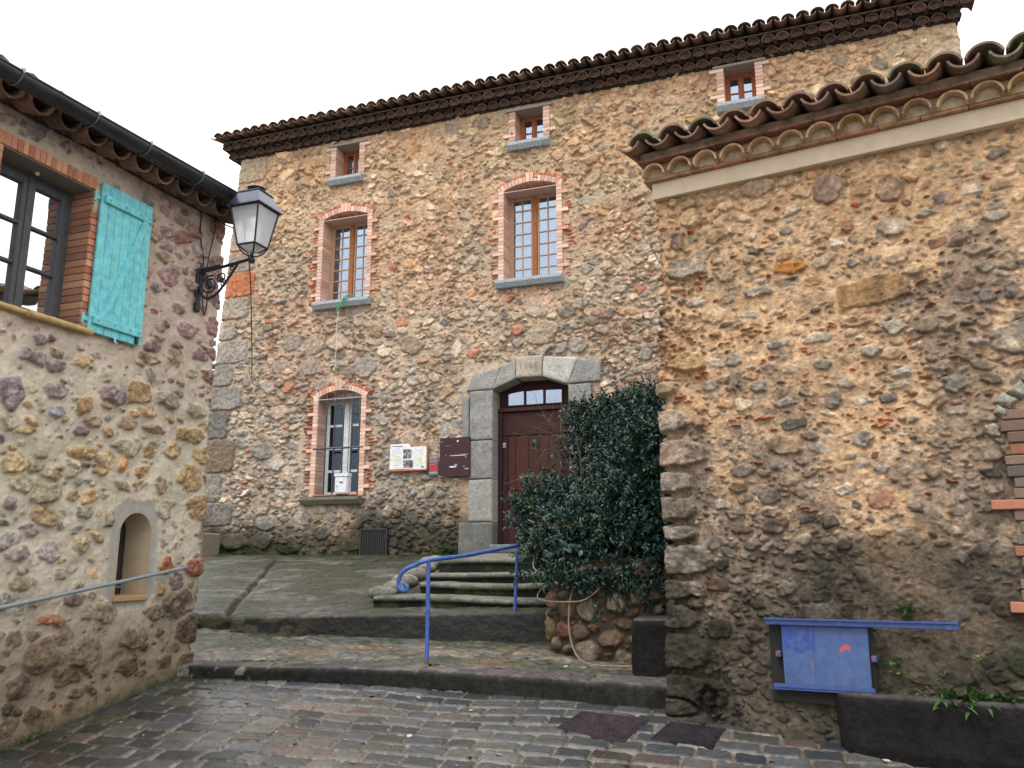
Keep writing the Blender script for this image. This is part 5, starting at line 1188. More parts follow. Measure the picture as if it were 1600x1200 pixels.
Cs = Cs*(.68+1.0*(fbm2(Xs*22, Ys*30, 5, 518)-.5))[..., None]*(1-.6*sstep(.035, .0, np.abs(fbm2(Xs*3, Ys*4, 4, 519)-.5)))[..., None]
idx = np.arange(Xs.size).reshape(Xs.shape); q = np.stack([idx[:-1, :-1], idx[1:, :-1], idx[1:, 1:], idx[:-1, 1:]], -1).reshape(-1, 4)
structure(npmesh('pavement', np.stack([Xs, Ys, Zs], -1).reshape(-1, 3), q, M['wet'], None, Cs.reshape(-1, 3)))
# long step edge + ramp up to the house as one sheet: riser then slope
xs = steps_((-19, -8.6, .12), (-8.6, -2.0, .0165), (-2.0, -.9, .06)); vr = np.linspace(0, 1, 14); vt = np.concatenate([np.linspace(0, .4, 130)[1:], np.linspace(.4, 1, 150)[1:]])
rows = []
yf, zt, zf = s5(xs)
jog = np.where(xs < -5.22, .10+.02*np.sin(xs*7), 0)      # left slab sits back behind the seam
def seam_x(y): return -5.28-(y-6.6)*.62
for a in vr[:-1]: rows.append((np.full(len(xs), 0), a))
Pr = np.zeros((len(xs), len(vr)+len(vt), 3))
ro = .015*(fbm2(xs*6, xs*0+1, 4, 520)-.5)*2
for j, a in enumerate(vr): Pr[:, j, 0] = xs; Pr[:, j, 1] = yf+jog+ro+.012*a; Pr[:, j, 2] = zf-.05+(zt-.018-zf+.05)*a
for j, a in enumerate(vt):
    yy = yf+jog+ro+.02+(20-yf)*(a**1.25); Pr[:, len(vr)+j, 0] = xs; Pr[:, len(vr)+j, 1] = yy; Pr[:, len(vr)+j, 2] = zt+(yy-yf)*(.035-zt)/(13-yf)-.008*np.exp(-(yy-yf-jog)/.02)
Xr, Yr, Zr = Pr[..., 0], Pr[..., 1], Pr[..., 2]; isr = (np.arange(Pr.shape[1]) < len(vr))[None]*np.ones(Xr.shape)
f1 = fbm2(Xr*1.6+Yr*.6, Yr*1.8, 5, 521); f2 = fbm2(Xr*4-Yr*1.0, Yr*5, 5, 522)
sd_ = np.abs(Xr-seam_x(Yr)-.05*(fbm2(Yr*3, Yr*0, 3, 523)-.5)); sm = np.exp(-(sd_/.022)**2)*(Yr > 6.65)
Pr[..., 2] += (1-isr)*(.03*(f1-.5)+.03*(f2-.5)+.014*(fbm2(Xr*26, Yr*26, 3, 524)-.5))-sm*.045*(1-isr)+(1-isr)*.02*(Xr < seam_x(Yr))
Pr[..., 1] += isr*.02*(fbm2(Xr*9, Zr*22, 4, 525)-.5)
Cr = mix(np.array([.085, .085, .078]), np.array([.155, .15, .132]), sstep(.42, .62, f2))
Cr = mix(Cr, np.array([.26, .23, .18]), sstep(.56, .68, fbm2(Xr*3-Yr, Yr*4, 5, 526))*.75)
Cr = mix(Cr, np.array([.05, .062, .028]), sstep(.43, .56, f1+.06*(Yr > 9))*.85)
Cr = mix(Cr, np.array([.04, .06, .018]), sstep(12.2, 12.9, Yr+.5*(fbm2(Xr*3, Yr*3, 3, 527)-.5))*.85)
Cr = Cr*(.60+.9*(fbm2(Xr*18, Yr*18, 5, 528)-.5))[..., None]*(1-.55*sstep(.02, .0, np.abs(fbm2(Xr*1.6, Yr*1.6, 5, 531)-.5)))[..., None]
Cr = mix(Cr, np.array([.02, .02, .018]), sm*.7)
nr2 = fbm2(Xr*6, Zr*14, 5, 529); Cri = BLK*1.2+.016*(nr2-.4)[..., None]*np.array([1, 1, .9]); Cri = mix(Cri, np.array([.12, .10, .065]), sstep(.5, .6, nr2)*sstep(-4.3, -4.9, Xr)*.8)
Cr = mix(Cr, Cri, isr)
idx = np.arange(Xr.size).reshape(Xr.shape); q = np.stack([idx[:-1, :-1], idx[1:, :-1], idx[1:, 1:], idx[:-1, 1:]], -1)
cxm = (Xr[:-1, :-1]+Xr[1:, 1:])/2; cym = (Yr[:-1, :-1]+Yr[1:, 1:])/2
q = q[~((cym > 13.3) & (cxm > -10.6))]
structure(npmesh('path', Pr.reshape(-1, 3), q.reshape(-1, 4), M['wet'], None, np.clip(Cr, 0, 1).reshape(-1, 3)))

# stone steps up to the door
stp = thing('stone_steps', 'flight of four worn stone steps with black stained risers, rising to the arched door', 'steps', (-3.2, 7.4, -.5))
ST = [((-4.12, 7.30, -.372), (-2.0, 7.52, -.386), .19, .5), ((-3.85, 7.74, -.262), (-1.9, 7.86, -.262), .13, .42), ((-3.93, 8.10, -.165), (-1.9, 8.2, -.165), .12, .42), ((-3.98, 8.45, -.028), (-1.9, 8.55, -.028), .16, .9)]
for i, (a, b, h, dpt) in enumerate(ST):
    a = np.array(a); b = np.array(b); pth = [a+(b-a)*t_+np.array([0, .02*math.sin(t_*5+i), .008*math.sin(t_*7+i*2)]) for t_ in np.linspace(0, 1, 20)]
    nose = .02
    P, f = sweep(pth, [(nose+.01, -h-.05), (nose, -.06), (0, -.05), (0, -.022), (.012, -.004), (.04, 0), (dpt, .006)], .014, .011, .008, 9, 540+i)
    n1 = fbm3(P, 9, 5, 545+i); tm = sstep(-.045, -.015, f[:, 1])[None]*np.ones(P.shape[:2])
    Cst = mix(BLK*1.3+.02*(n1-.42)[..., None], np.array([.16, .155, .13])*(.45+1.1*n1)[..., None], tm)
    Cst = mix(Cst, np.array([.06, .075, .035]), sstep(.5, .64, fbm3(P, 5, 4, 548+i))*.6)
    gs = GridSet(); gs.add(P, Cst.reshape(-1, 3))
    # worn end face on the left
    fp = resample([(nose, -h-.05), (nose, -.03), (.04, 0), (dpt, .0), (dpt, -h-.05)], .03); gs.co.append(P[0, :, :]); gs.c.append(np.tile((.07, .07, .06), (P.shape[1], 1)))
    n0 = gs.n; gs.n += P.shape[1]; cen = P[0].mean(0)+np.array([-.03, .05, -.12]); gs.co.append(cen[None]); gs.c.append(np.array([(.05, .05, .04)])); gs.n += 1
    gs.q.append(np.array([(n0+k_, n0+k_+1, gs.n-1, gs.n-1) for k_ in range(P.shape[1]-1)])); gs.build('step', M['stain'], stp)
# landing
xs = np.linspace(0, 1, 120); ys = np.linspace(8.6, 12.99, 120); Us, Yl = np.meshgrid(xs, ys, indexing='ij')
xl = np.interp(Yl, [8.6, 12.99], [-4.0, -5.7]); Xl = xl+(-1.1-xl)*Us; Zl = -.03+(Yl-8.5)*.020+.012*(fbm2(Xl*4, Yl*4, 4, 560)-.5)-.12*sstep(.012, 0, Us)
gs = GridSet(); Pl = np.stack([Xl, Yl, Zl], -1); gs.add(Pl, (np.array([.15, .145, .12])*(.6+.8*fbm2(Xl*8, Yl*8, 4, 561))[..., None]).reshape(-1, 3)); gs.build('landing', M['cut'], stp)
# rubble cheek on the left of the flight
gs = GridSet(); rs_ = random.Random(5)
pts = [(-4.20, 7.62, -.36), (-4.16, 7.82, -.31), (-4.14, 8.02, -.25), (-4.13, 8.22, -.19), (-4.14, 8.42, -.12), (-4.16, 8.64, -.08), (-4.22, 8.9, -.06), (-4.35, 9.2, -.07)]
for i, (x, y, z) in enumerate(pts):
    a, b = np.meshgrid(np.linspace(0, 2*math.pi, 25), np.linspace(0, math.pi, 15), indexing='ij'); r3 = (.13+.02*rs_.random(), .13, .075)
    P = np.stack([x+r3[0]*np.cos(a)*np.sin(b), y+r3[1]*np.sin(a)*np.sin(b), z+r3[2]*np.cos(b)], -1)
    P += (P-np.array([x, y, z]))*(.5*(fbm3(P, 9, 4, 570+i)-.5))[..., None]; gs.add(P, stone_color(P, (.19, .185, .15), 575+i, .5, 20))
gs.build('rubble_edge', M['cut'], stp)

# blue tubular hand rail
ra = thing('blue_railing', 'blue painted tubular hand rail on two posts beside the stone steps', 'railing', (-3.0, 6.5, -.6))
RB = (.045, .105, .36)
P1 = (-2.93, 6.05, -.81); P2 = (-2.63, 7.2, -.50)
mb = MB(); rp_ = [(-2.92-.02, 6.03, -.225)]
cur = [(-3.12, 6.00, -.20), (-3.085, 6.0, -.235), (-3.10, 6.0, -.26), (-3.145, 6.0, -.25), (-3.165, 6.0, -.20), (-3.15, 6.0, -.14), (-3.10, 6.0, -.095), (-3.03, 6.01, -.065), (-2.93, 6.05, -.028), (-2.80, 6.5, .012), (-2.66, 7.0, .075), (-2.60, 7.2, .10), (-2.55, 7.4, .145), (-2.50, 7.55, .24), (-2.47, 7.7, .32), (-2.44, 8.1, .40)]
# smooth with catmull-rom
def cr(p, n=6):
    p = [np.array(a, float) for a in p]; p = [2*p[0]-p[1]]+p+[2*p[-1]-p[-2]]; o = []
    for i in range(1, len(p)-2):
        for k_ in range(n):
            t = k_/n; o.append(.5*((2*p[i])+(-p[i-1]+p[i+1])*t+(2*p[i-1]-5*p[i]+4*p[i+1]-p[i+2])*t*t+(-p[i-1]+3*p[i]-3*p[i+1]+p[i+2])*t**3))
    o.append(p[-2]); return [tuple(a) for a in o]
mb.tube(cr(cur), .017, 10, RB); mb.build('rail', M['paint'], ra, smooth=True)
mb = MB(); mb.tube([P1, (-2.93, 6.05, -.03)], .016, 10, RB); mb.tube([(-2.93+.0165*math.cos(i*.8), 6.05+.0165*math.sin(i*.8), -.52+i*.018) for i in range(16)], .0045, 5, (.07, .13, .36)); mb.tube([P1, (P1[0], P1[1], P1[2]+.03)], .0175, 10, (.12, .06, .035)); mb.build('post', M['paint'], ra, smooth=True)
mb = MB(); mb.tube([P2, (-2.60, 7.2, .10)], .016, 10, RB); mb.build('post', M['paint'], ra, smooth=True)

# planter of rubble and the shrub in it
pl = thing('stone_planter', 'curved rubble planter with reddish stones under the dark shrub, right of the steps', 'planter', (-1.75, 7.2, -.75))
PP = resample([(-2.20, 10.2), (-2.17, 8.6), (-2.20, 7.6), (-2.23, 7.1), (-2.19, 6.86), (-2.06, 6.72), (-1.85, 6.64), (-1.6, 6.61), (-.98, 6.60)], .02); Lp = np.sum(np.linalg.norm(np.diff(PP, axis=0), axis=1))
s_p = steps_((0, 2.4, .04), (2.4, Lp, .009)); z_p = steps_((-.95, -.02, .009)); F = Field(s_p, z_p, .015, 12, 601)
def colP(s, z, b): return pick([(3, (.15, .10, .065)), (2, (.19, .125, .075)), (2.5, (.17, .075, .05)), (1.5, (.12, .10, .085)), (1, (.2, .165, .12))])  # stone colours darkened to carry the shade on the planter
F.dart(300, .065, .10, (1.0, 1.5), .85, colP, (.02, .045), ang=.4); F.dart(700, .035, .055, (1.0, 1.8), .85, colP, (.012, .04), ang=.5); F.dart(2500, .014, .026, (1.0, 2), .95, colP, (0, .03), ang=.5)
H, C, msk = F.solve(.002, .022, -.03, -.01+.02*(fbm2(F.S*6, F.Z*6, 4, 605)-.5), (.085, .065, .045), rough=.012, rsc=28, seed=610, cvar=.45, dome=.015)
C = mix(C, C*np.array([.45, .45, .42]), sstep(-.55, -.9, F.Z+.4*(fbm2(F.S*4, F.Z*4, 3, 612)-.5))*.7)
wall_mesh('wall', F, H, C, PP, M['rubble'], pl, r=.03)
mb = MB(); mb.prism([(0, 0)]*0 or [(-2.2, 0), (-1.15, 0), (-1.15, 1), (-2.2, 1)], 0, .01) if False else mb.box(-2.18, -.98, 6.68, 10.2, -.14, -.10, (.03, .024, .018)); mb.build('soil', M['rubble'], pl)

sh_ = thing('shrub', 'dense dark green evergreen shrub spilling over the planter in front of the door', 'shrub', (-1.8, 8.0, -.1))
LOB = [(-1.78, 8.1, .85, .60, .65, .72), (-1.5, 7.6, .95, .48, .6, .62), (-2.02, 8.1, 1.12, .40, .4, .46), (-1.75, 8.0, 1.22, .45, .4, .40), (-1.42, 7.8, 1.12, .42, .45, .42), (-2.28, 7.45, .42, .44, .45, .34), (-2.05, 7.2, .12, .52, .45, .38), (-1.7, 6.72, -.02, .50, .25, .26), (-1.95, 6.8, .12, .40, .25, .30), (-1.5, 6.75, .2, .38, .25, .4), (-1.3, 6.6, .1, .22, .25, .5), (-1.3, 6.75, .62, .22, .3, .5), (-1.2, 6.7, -.2, .2, .2, .28), (-1.12, 7.3, .85, .30, .5, .55), (-1.15, 6.85, .35, .24, .35, .6), (-1.55, 7.1, .22, .50, .45, .55), (-2.45, 7.4, .35, .26, .3, .26), (-1.8, 7.0, -.02, .45, .35, .22), (-1.35, 6.95, .5, .35, .4, .7), (-2.2, 7.2, .0, .3, .3, .2)]
Vl = []; Fl = []; Cl = []
lr = np.random.default_rng(11)
def leaf(c, nrm, up_, L_, w, col):
    nrm = nrm/np.linalg.norm(nrm); a = up_-nrm*np.dot(up_, nrm); a /= np.linalg.norm(a)+1e-9; b = np.cross(nrm, a); k = len(Vl)
    fold = nrm*w*.28; bend = -nrm*L_*.18
    Vl.extend([c, c+a*L_*.35+b*w*.5+fold, c+a*L_*.75+b*w*.38+fold+bend*.5, c+a*L_+bend, c+a*L_*.75-b*w*.38+fold+bend*.5, c+a*L_*.35-b*w*.5+fold, c+a*L_*.5+bend*.1])
    Fl.extend([(k, k+1, k+6, k+6), (k+1, k+2, k+6, k+6), (k+2, k+3, k+6, k+6), (k+3, k+4, k+6, k+6), (k+4, k+5, k+6, k+6), (k+5, k, k+6, k+6)]); Cl.extend([col]*7)
GL = np.array([(.014, .040, .030), (.019, .050, .036), (.011, .032, .025), (.032, .075, .053), (.055, .10, .078), (.05, .085, .025)]); GP = [.3, .25, .2, .13, .08, .04]
vol = np.array([l[3]*l[4]*l[5] for l in LOB]); ar = vol**(2/3); ar /= ar.sum()
nclump = 10500
for _ in range(nclump):
    l = LOB[lr.choice(len(LOB), p=ar)]; d = lr.normal(size=3); d /= np.linalg.norm(d); rr_ = lr.uniform(.55, 1.0)**.6
    if d[2] < -.3 and lr.random() < .4: d[2] *= -1
    rad = 1+.28*(float(vn3(np.array([d[0]*2.5+l[0]*3]), np.array([d[1]*2.5]), np.array([d[2]*2.5+l[2]*3]), 3)[0])-.5)*2
    c = np.array(l[:3])+d*np.array(l[3:])*rr_*rad
    if c[0] > -.99: continue
    if c[2] < -.12 and c[1] > 6.6 and c[0] < -1.45: c[1] = 6.6-lr.uniform(0, .12)
    if lr.random() < .10: c += d*lr.uniform(.0, .10)
    axis = d+lr.normal(size=3)*.5+np.array([0, -.1, .2]); axis /= np.linalg.norm(axis); ln = lr.uniform(.06, .13); n = lr.integers(5, 9)
    base_c = GL[lr.choice(6, p=GP)]*lr.uniform(.7, 1.3)
    for k_ in range(n):
        t = k_/n; p = c+axis*ln*(t-.5); o = np.cross(axis, lr.normal(size=3)); o /= np.linalg.norm(o)+1e-9
        dirn = o*.8+axis*.6; nn = np.cross(dirn, np.cross(np.array([0, -.25, 1.])+lr.normal(size=3)*.35, dirn)); 
        leaf(p, nn, dirn, lr.uniform(.032, .055), lr.uniform(.017, .026), base_c*lr.uniform(.8, 1.25))
npmesh('foliage', np.array(Vl), np.array(Fl), M['leaf'], sh_, np.array(Cl), smooth=False)
mb = MB(); tw = random.Random(9)
def twig(p, d, L_, r, depth=0, col=(.10, .075, .05), droop=0):
    pts = [Vector(p)]; d = Vector(d).normalized(); n = 7
    for i in range(n): d = (d+Vector((tw.gauss(0, .14), tw.gauss(0, .14), tw.gauss(0, .12)-droop))).normalized(); pts.append(pts[-1]+d*L_/n)
    mb.tube(pts, r, 5, col, rs=[r*(1-.75*i/n) for i in range(n+1)])
    if depth < 2:
        for _ in range(tw.randint(1, 3)): i = tw.randint(2, n-1); twig(pts[i], d+Vector((tw.gauss(0, .6), tw.gauss(0, .6), tw.gauss(0, .5))), L_*.5, r*.6, depth+1, col)
for (x, y) in ((-1.9, 7.9), (-1.6, 7.6), (-1.45, 7.9), (-1.75, 7.3), (-2.0, 7.5)):
    twig((x, y, -.15), (tw.gauss(0, .2), tw.gauss(0, .2), 1), 1.3, .02)
for i in range(16): a = tw.uniform(-2.25, -1.3); twig((a, tw.uniform(7.8, 8.2), 1.25+tw.uniform(-.2, .1)), (tw.uniform(-.8, .2), -.2, 1), tw.uniform(.25, .45), .005)
for i in range(8): twig((-2.25, 7.9, tw.uniform(1.0, 1.35)), (-1, -.2, tw.uniform(-.1, .6)), tw.uniform(.35, .55), .0045)
for i in range(14): twig((tw.uniform(-2.5, -1.3), tw.uniform(6.75, 7.0), tw.uniform(-.05, .5)), (tw.gauss(0, .6), -.35, -.8), tw.uniform(.25, .5), .004, 1, (.22, .17, .10), .06)
mb.tube(cr([(-2.45, 7.05, .32), (-2.2, 6.85, .25), (-1.95, 6.75, .26), (-1.7, 6.7, .33), (-1.5, 6.72, .36)]), .006, 5, (.25, .16, .06)); mb.tube(cr([(-2.4, 7.0, .30), (-2.15, 6.82, .27), (-1.9, 6.74, .24), (-1.65, 6.7, .30), (-1.45, 6.74, .42)]), .004, 5, (.22, .14, .06))
mb.build('stem', M['wood'], sh_, smooth=True)

# hose
hz = MB(); hz.tube(cr([(-2.35, 7.05, .12), (-2.33, 6.85, -.02), (-2.27, 6.7, -.10), (-2.12, 6.6, -.14), (-1.98, 6.58, -.12), (-1.9, 6.56, -.20), (-1.93, 6.54, -.38), (-1.92, 6.5, -.58), (-1.84, 6.42, -.74), (-1.7, 6.33, -.79), (-1.5, 6.3, -.79), (-1.36, 6.3, -.785)], 8), .0065, 8, (.20, .165, .12)); 
tag(hz.build('hose', M['paint'], smooth=True), 'thin beige hose hanging down the planter and lying on the pavement', 'hose')
hz = MB(); hz.tube(cr([(-2.18, 6.62, -.25), (-2.26, 6.75, -.30), (-2.2, 6.62, -.34), (-2.0, 6.54, -.35), (-1.8, 6.52, -.33), (-1.66, 6.56, -.22), (-1.5, 6.56, -.10)], 8), .005, 8, (.30, .25, .18)); tag(hz.build('cable', M['paint'], smooth=True), 'pale cable looped around the upper part of the rubble planter', 'cable')

# dark stone block by the right house
bs = thing('stone_block', 'dark square stone block between the planter and the rubble corner', 'block', (-1.22, 6.3, -.85))
gs = GridSet(); block(gs, [(-1.375, -.88), (-1.04, -.88), (-1.035, -.452), (-1.365, -.455)], 6.2, .45, (.014, .013, .013), 640, bev=.03, amp=.012, d=.02); gs.build('body', M['stain'], bs)
gs = GridSet(); u, v = np.meshgrid(np.linspace(-1.37, -1.03, 28), np.linspace(6.215, 6.62, 30), indexing='ij'); P = np.stack([u, v, -.445+.01*fbm2(u*20, v*20, 3, 641)-.03*sstep(.03, 0, np.minimum(np.minimum(u+1.37, -1.03-u), v-6.215))], -1); gs.add(P, stone_color(P, (.075, .07, .065), 642)); gs.build('top', M['wet'], bs)

# trough against the right wall
tg = thing('stone_trough', 'dark curved stone trough full of weeds at the foot of the right wall', 'trough', rp(1.7, .2, -1.1))
TP = [(1.13, .0), (1.135, .07), (1.17, .125), (1.25, .155), (1.45, .185), (1.8, .215), (2.2, .235), (3.0, .24)]
tp_ = resample([(a, b) for a, b in TP], .014)
front = np.array([rp(a, b, 0)[:2] for a, b in tp_]); tt_ = np.gradient(front, axis=0); tt_ /= np.linalg.norm(tt_, axis=1)[:, None]; nn_ = np.stack([tt_[:, 1], -tt_[:, 0]], 1)
zr = np.interp(tp_[:, 0], [1.13, 1.5, 3.0], [-.775, -.762, -.748])
pf = resample([(-.035, -.42), (0, -.30), (.012, -.05), (.004, -.012), (-.012, 0), (-.055, 0), (-.068, -.015), (-.075, -.2)], .011)
P = np.zeros((len(front), len(pf), 3)); P[..., :2] = front[:, None]+nn_[:, None]*pf[None, :, 0, None]; P[..., 2] = zr[:, None]+pf[None, :, 1]
P = disp(P, .007, 9, 650); n1 = fbm3(P, 8, 5, 651); Ct = np.array([.013, .012, .012])*(.5+1.1*n1)[..., None]; rim = sstep(-.03, -.005, pf[:, 1])[None]*np.ones(n1.shape); Ct = mix(Ct, np.array([.06, .055, .05])*(.5+n1)[..., None], rim)
gs = GridSet(); gs.add(P, Ct.reshape(-1, 3)); gs.build('basin', M['stain'], tg)
mb = MB(); mb.box(1.18, 3.0, -.09, .02, -.86, -.84, (.03, .024, .016), M=RX); mb.build('soil', M['rubble'], tg)

# drain covers
for k_, P4 in enumerate(MH):
    lab = 'larger dark iron drain cover set in the wet cobbles' if k_ == 0 else 'smaller dark iron drain cover with ribbed pattern, nearer the right wall'
    c = P4.mean(0); t = thing('drain_cover', lab, 'drain cover', (c[0], c[1], float(street_z(c[0], c[1]))), 'drain covers in the street')
    def q4(u, v): 
        a = P4[3]*(1-u)*(1-v)+P4[2]*u*(1-v)+P4[1]*u*v+P4[0]*(1-u)*v if False else (P4[0]*(1-u)*(1-v)+P4[3]*u*(1-v)+P4[2]*u*v+P4[1]*(1-u)*v)
        return a
    nu = 150; u, v = np.meshgrid(np.linspace(0, 1, nu), np.linspace(0, 1, nu), indexing='ij')
    XY = P4[0]*((1-u)*(1-v))[..., None]+P4[3]*(u*(1-v))[..., None]+P4[2]*(u*v)[..., None]+P4[1]*((1-u)*v)[..., None]
    ed = np.minimum(np.minimum(u, 1-u), np.minimum(v, 1-v))
    pat = (np.sin(u*90+np.where(np.floor(v*12) % 2 > 0, 1.5, 0))*np.sin(v*75) if k_ == 0 else np.sin(v*85+np.sin(u*18)*1.2))
    XY = P4.mean(0)+(XY-P4.mean(0))*1.04; z_ = street_z(XY[..., 0], XY[..., 1])+.014+.004*sstep(.1, .5, pat)*(ed > .06)-.010*((ed > .035) & (ed < .05))-.03*(ed < .004)
    P = np.stack([XY[..., 0], XY[..., 1], z_], -1); gs = GridSet(); gs.add(P, stone_color(P, (.030, .022, .026) if k_ == 0 else (.020, .016, .019), 660+k_, .4, 12)); gs.build('lid', M['stain'], t)

# far house seen through the gap
fh = thing('far_house', 'distant beige house with a tiled roof, just visible in the gap between the buildings', 'house', (-18.5, 23, -.5))
mb = MB(); mb.box(-24, -17.0, 22, 27, -1, 5.75, (.44, .35, .24)); mb.build('wall', M['plaster'], fh)
mb = MB(); canal_roof(mb, Vector((-24.3, 22, 0)), Vector((1, 0, 0)), Vector((0, -1, 0)), 34, .22, .11, 6.0, .45, R(17), 2.5, TC); mb.box(-24.2, -17, 21.6, 24.5, 5.78, 6.0, (.3, .22, .15)); mb.build('roof', M['tile'], fh)
mb = MB(); mb.box(-18.95, -18.55, 21.93, 21.98, 4.3, 4.9, (.12, .40, .35), bev=.01); mb.build('shutter', M['paint'], fh)
mb = MB(); mb.tube([(-18.75, 21.85, 3.9), (-18.75, 21.85, -.6)], .07, 8, (.06, .065, .07)); mb.build('drainpipe', M['metal'], fh); mb = MB(); mb.tube([(-18.55, 21.85, 3.9), (-18.55, 21.85, -.6)], .05, 8, (.07, .07, .075)); mb.build('drainpipe', M['metal'], fh)
mb = MB(); mb.box(-19.3, -18.6, 21.9, 22.0, -.3, 1.4, (.7, .7, .7)); mb.build('door', M['paint'], fh)
bx = MB(); bx.box(-10.98, -10.42, 12.25, 12.75, -.1, .42, (.24, .20, .14), bev=.02); tag(bx.build('utility_box', M['plaster']), 'beige utility box at the foot of the big house corner', 'utility box')

# galvanised rail on the left wall
lrail = thing('wall_rail', 'grey galvanised pipe rail sloping along the left cottage wall', 'handrail', (-4.87, 4.5, -.3))
mb = MB(); pr_ = [(-4.85, y, -.31+.23*(y-3.94)/1.64) for y in (1.6, 2.5, 3.5, 4.5, 5.3, 5.5)]+[(-4.87, 5.57, -.083), (-4.93, 5.585, -.08)]; mb.tube(pr_, .0145, 10, (.22, .26, .28)); mb.build('rail', M['metal'], lrail, smooth=True)
for y in (2.2, 4.93):
    mb = MB(); z = -.31+.23*(y-3.94)/1.64; mb.tube([(-4.85, y, z), (-4.86, y, z-.04), (-4.96, y, z-.05)], .008, 6, (.2, .23, .25)); mb.build('bracket', M['metal'], lrail, smooth=True)
# bamboo on the sill
bm_ = MB()
for (y0, y1, x, z, r) in ((3.3, 4.05, XL+.045, 1.605, .020), (3.9, 4.43, XL+.058, 1.60, .024)):
    n = 26; bm_.tube([(x, y0+(y1-y0)*i/n, z-.004*i/n) for i in range(n+1)], r, 10, (.46, .33, .15), rs=[r*(1.12 if i % 7 == 3 else 1) for i in range(n+1)])
tag(bm_.build('bamboo_pole', M['wood'], smooth=True), 'yellow bamboo pole lying along the sill of the grey window', 'bamboo pole')

# wall lantern on its scroll bracket
lt = thing('wall_lantern', 'black wall lantern with frosted panes on a scrolled iron bracket at the cottage corner', 'wall lamp', (XL+.03, 5.5, 2.3))
BK = (.014, .016, .022); yl = 5.5; xl_ = -4.375
mb = MB(); mb.box(XL+.02, XL+.05, yl-.03, yl+.03, 2.06, 2.50, BK, bev=.006)
mb.tube([(XL+.05, yl, 2.41), (-4.65, yl, 2.435), (-4.42, yl, 2.463), (xl_, yl, 2.47)], .014, 8, BK); mb.tube([(XL+.05, yl, 2.435), (-4.7, yl, 2.452)], .008, 6, BK)
mb.tube(cr([(XL+.06, yl, 2.38), (XL+.055, yl, 2.28), (XL+.08, yl, 2.20), (XL+.15, yl, 2.165), (XL+.24, yl, 2.20), (XL+.32, yl, 2.29), (XL+.39, yl, 2.38), (XL+.44, yl, 2.45)]), .011, 8, BK)
def scroll(cx, cz, r, turns=1.6, a0=0, th_=.008):
    mb.tube([(cx+r*(1-.62*t)*math.cos(a0+t*turns*6.28), yl, cz+r*(1-.62*t)*math.sin(a0+t*turns*6.28)) for t in np.linspace(0, 1, 30)], th_, 6, BK)
scroll(XL+.155, 2.285, .085, 1.7, 1.2); scroll(XL+.275, 2.345, .045, 1.5, 2.5, .007); scroll(XL+.30, 2.28, .035, 1.4, 0, .006); scroll(XL+.385, 2.41, .03, 1.3, 1, .006)
mb.lathe([(0, -.028), (.02, -.022), (.028, 0), (.02, .022), (0, .028)], (XL+.155, yl, 2.285), 12, BK); mb.build('bracket', M['metal'], lt, smooth=True)
mb = MB(); mb.lathe([(0, -.03), (.02, -.024), (.03, 0), (.022, .02), (.012, .03), (.012, .05)], (xl_, yl, 2.455), 14, BK)
def sq(h, z): return [(xl_+sx_*h, yl+sy_*h, z) for sx_, sy_ in ((-1, -1), (1, -1), (1, 1), (-1, 1))]
zb_, zt_ = 2.575, 2.905; hb_, ht_ = .088, .140
for k_ in range(4):
    a, b = sq(hb_, zb_), sq(ht_, zt_); mb.tube([a[k_], b[k_]], .008, 6, BK); mb.tube([a[k_], a[(k_+1) % 4]], .009, 6, BK); mb.tube([b[k_], b[(k_+1) % 4]], .010, 6, BK)
    c = a[k_]; mb.tube(cr([c, (c[0]*.75+xl_*.25, c[1]*.75+yl*.25, zb_-.045), (c[0]*.45+xl_*.55, c[1]*.45+yl*.55, zb_-.075), (xl_, yl, zb_-.09)], 4), .006, 6, BK)
    lo_ = sq(.03, zb_-.055); mb.tube([a[k_], lo_[k_]], .006, 6, BK)
mb.build('frame', M['metal'], lt, smooth=True)
mb = MB(); a, b, lo_ = sq(hb_-.004, zb_), sq(ht_-.004, zt_), sq(.03, zb_-.05)
mb.add(a+b+lo_, [(k_, (k_+1) % 4, 4+(k_+1) % 4, 4+k_) for k_ in range(4)]+[(k_, (k_+1) % 4, 8+(k_+1) % 4, 8+k_) for k_ in range(4)]+[(8, 9, 10, 11)], (.7, .72, .74))
pn = bpy.data.materials.new('lantern_glass'); pn.use_nodes = True; b_ = pn.node_tree.nodes['Principled BSDF']; b_.inputs['Base Color'].default_value = (.95, .97, 1, 1); b_.inputs['Roughness'].default_value = .25; b_.inputs['Transmission Weight'].default_value = .6; b_.inputs['Coat Weight'].default_value = .5
mb.build('pane', pn, lt)
mb = MB(); e, f_, g2 = sq(.168, 2.905), sq(.160, 2.925), sq(.098, 3.045)
mb.add(e+f_+g2, [(k_, (k_+1) % 4, 4+(k_+1) % 4, 4+k_) for k_ in range(4)]+[(4+k_, 4+(k_+1) % 4, 8+(k_+1) % 4, 8+k_) for k_ in range(4)]+[(8, 9, 10, 11), (0, 3, 2, 1)], (.020, .026, .055)); mb.box(xl_-.104, xl_+.104, yl-.104, yl+.104, 3.045, 3.055, (.03, .035, .06)); mb.build('hood', M['gutter2'] if 'gutter2' in M else surf('lantern_paint', rough=.25, namp=.1, bscale=20, bdist=.0005), lt)
mb = MB(); mb.lathe([(.034, 3.05), (.030, 3.088), (.07, 3.090), (.078, 3.102), (.055, 3.118), (.014, 3.128), (0, 3.130)], (xl_, yl, 0), 18, BK); mb.build('chimney_cap', M['metal'], lt, smooth=True)

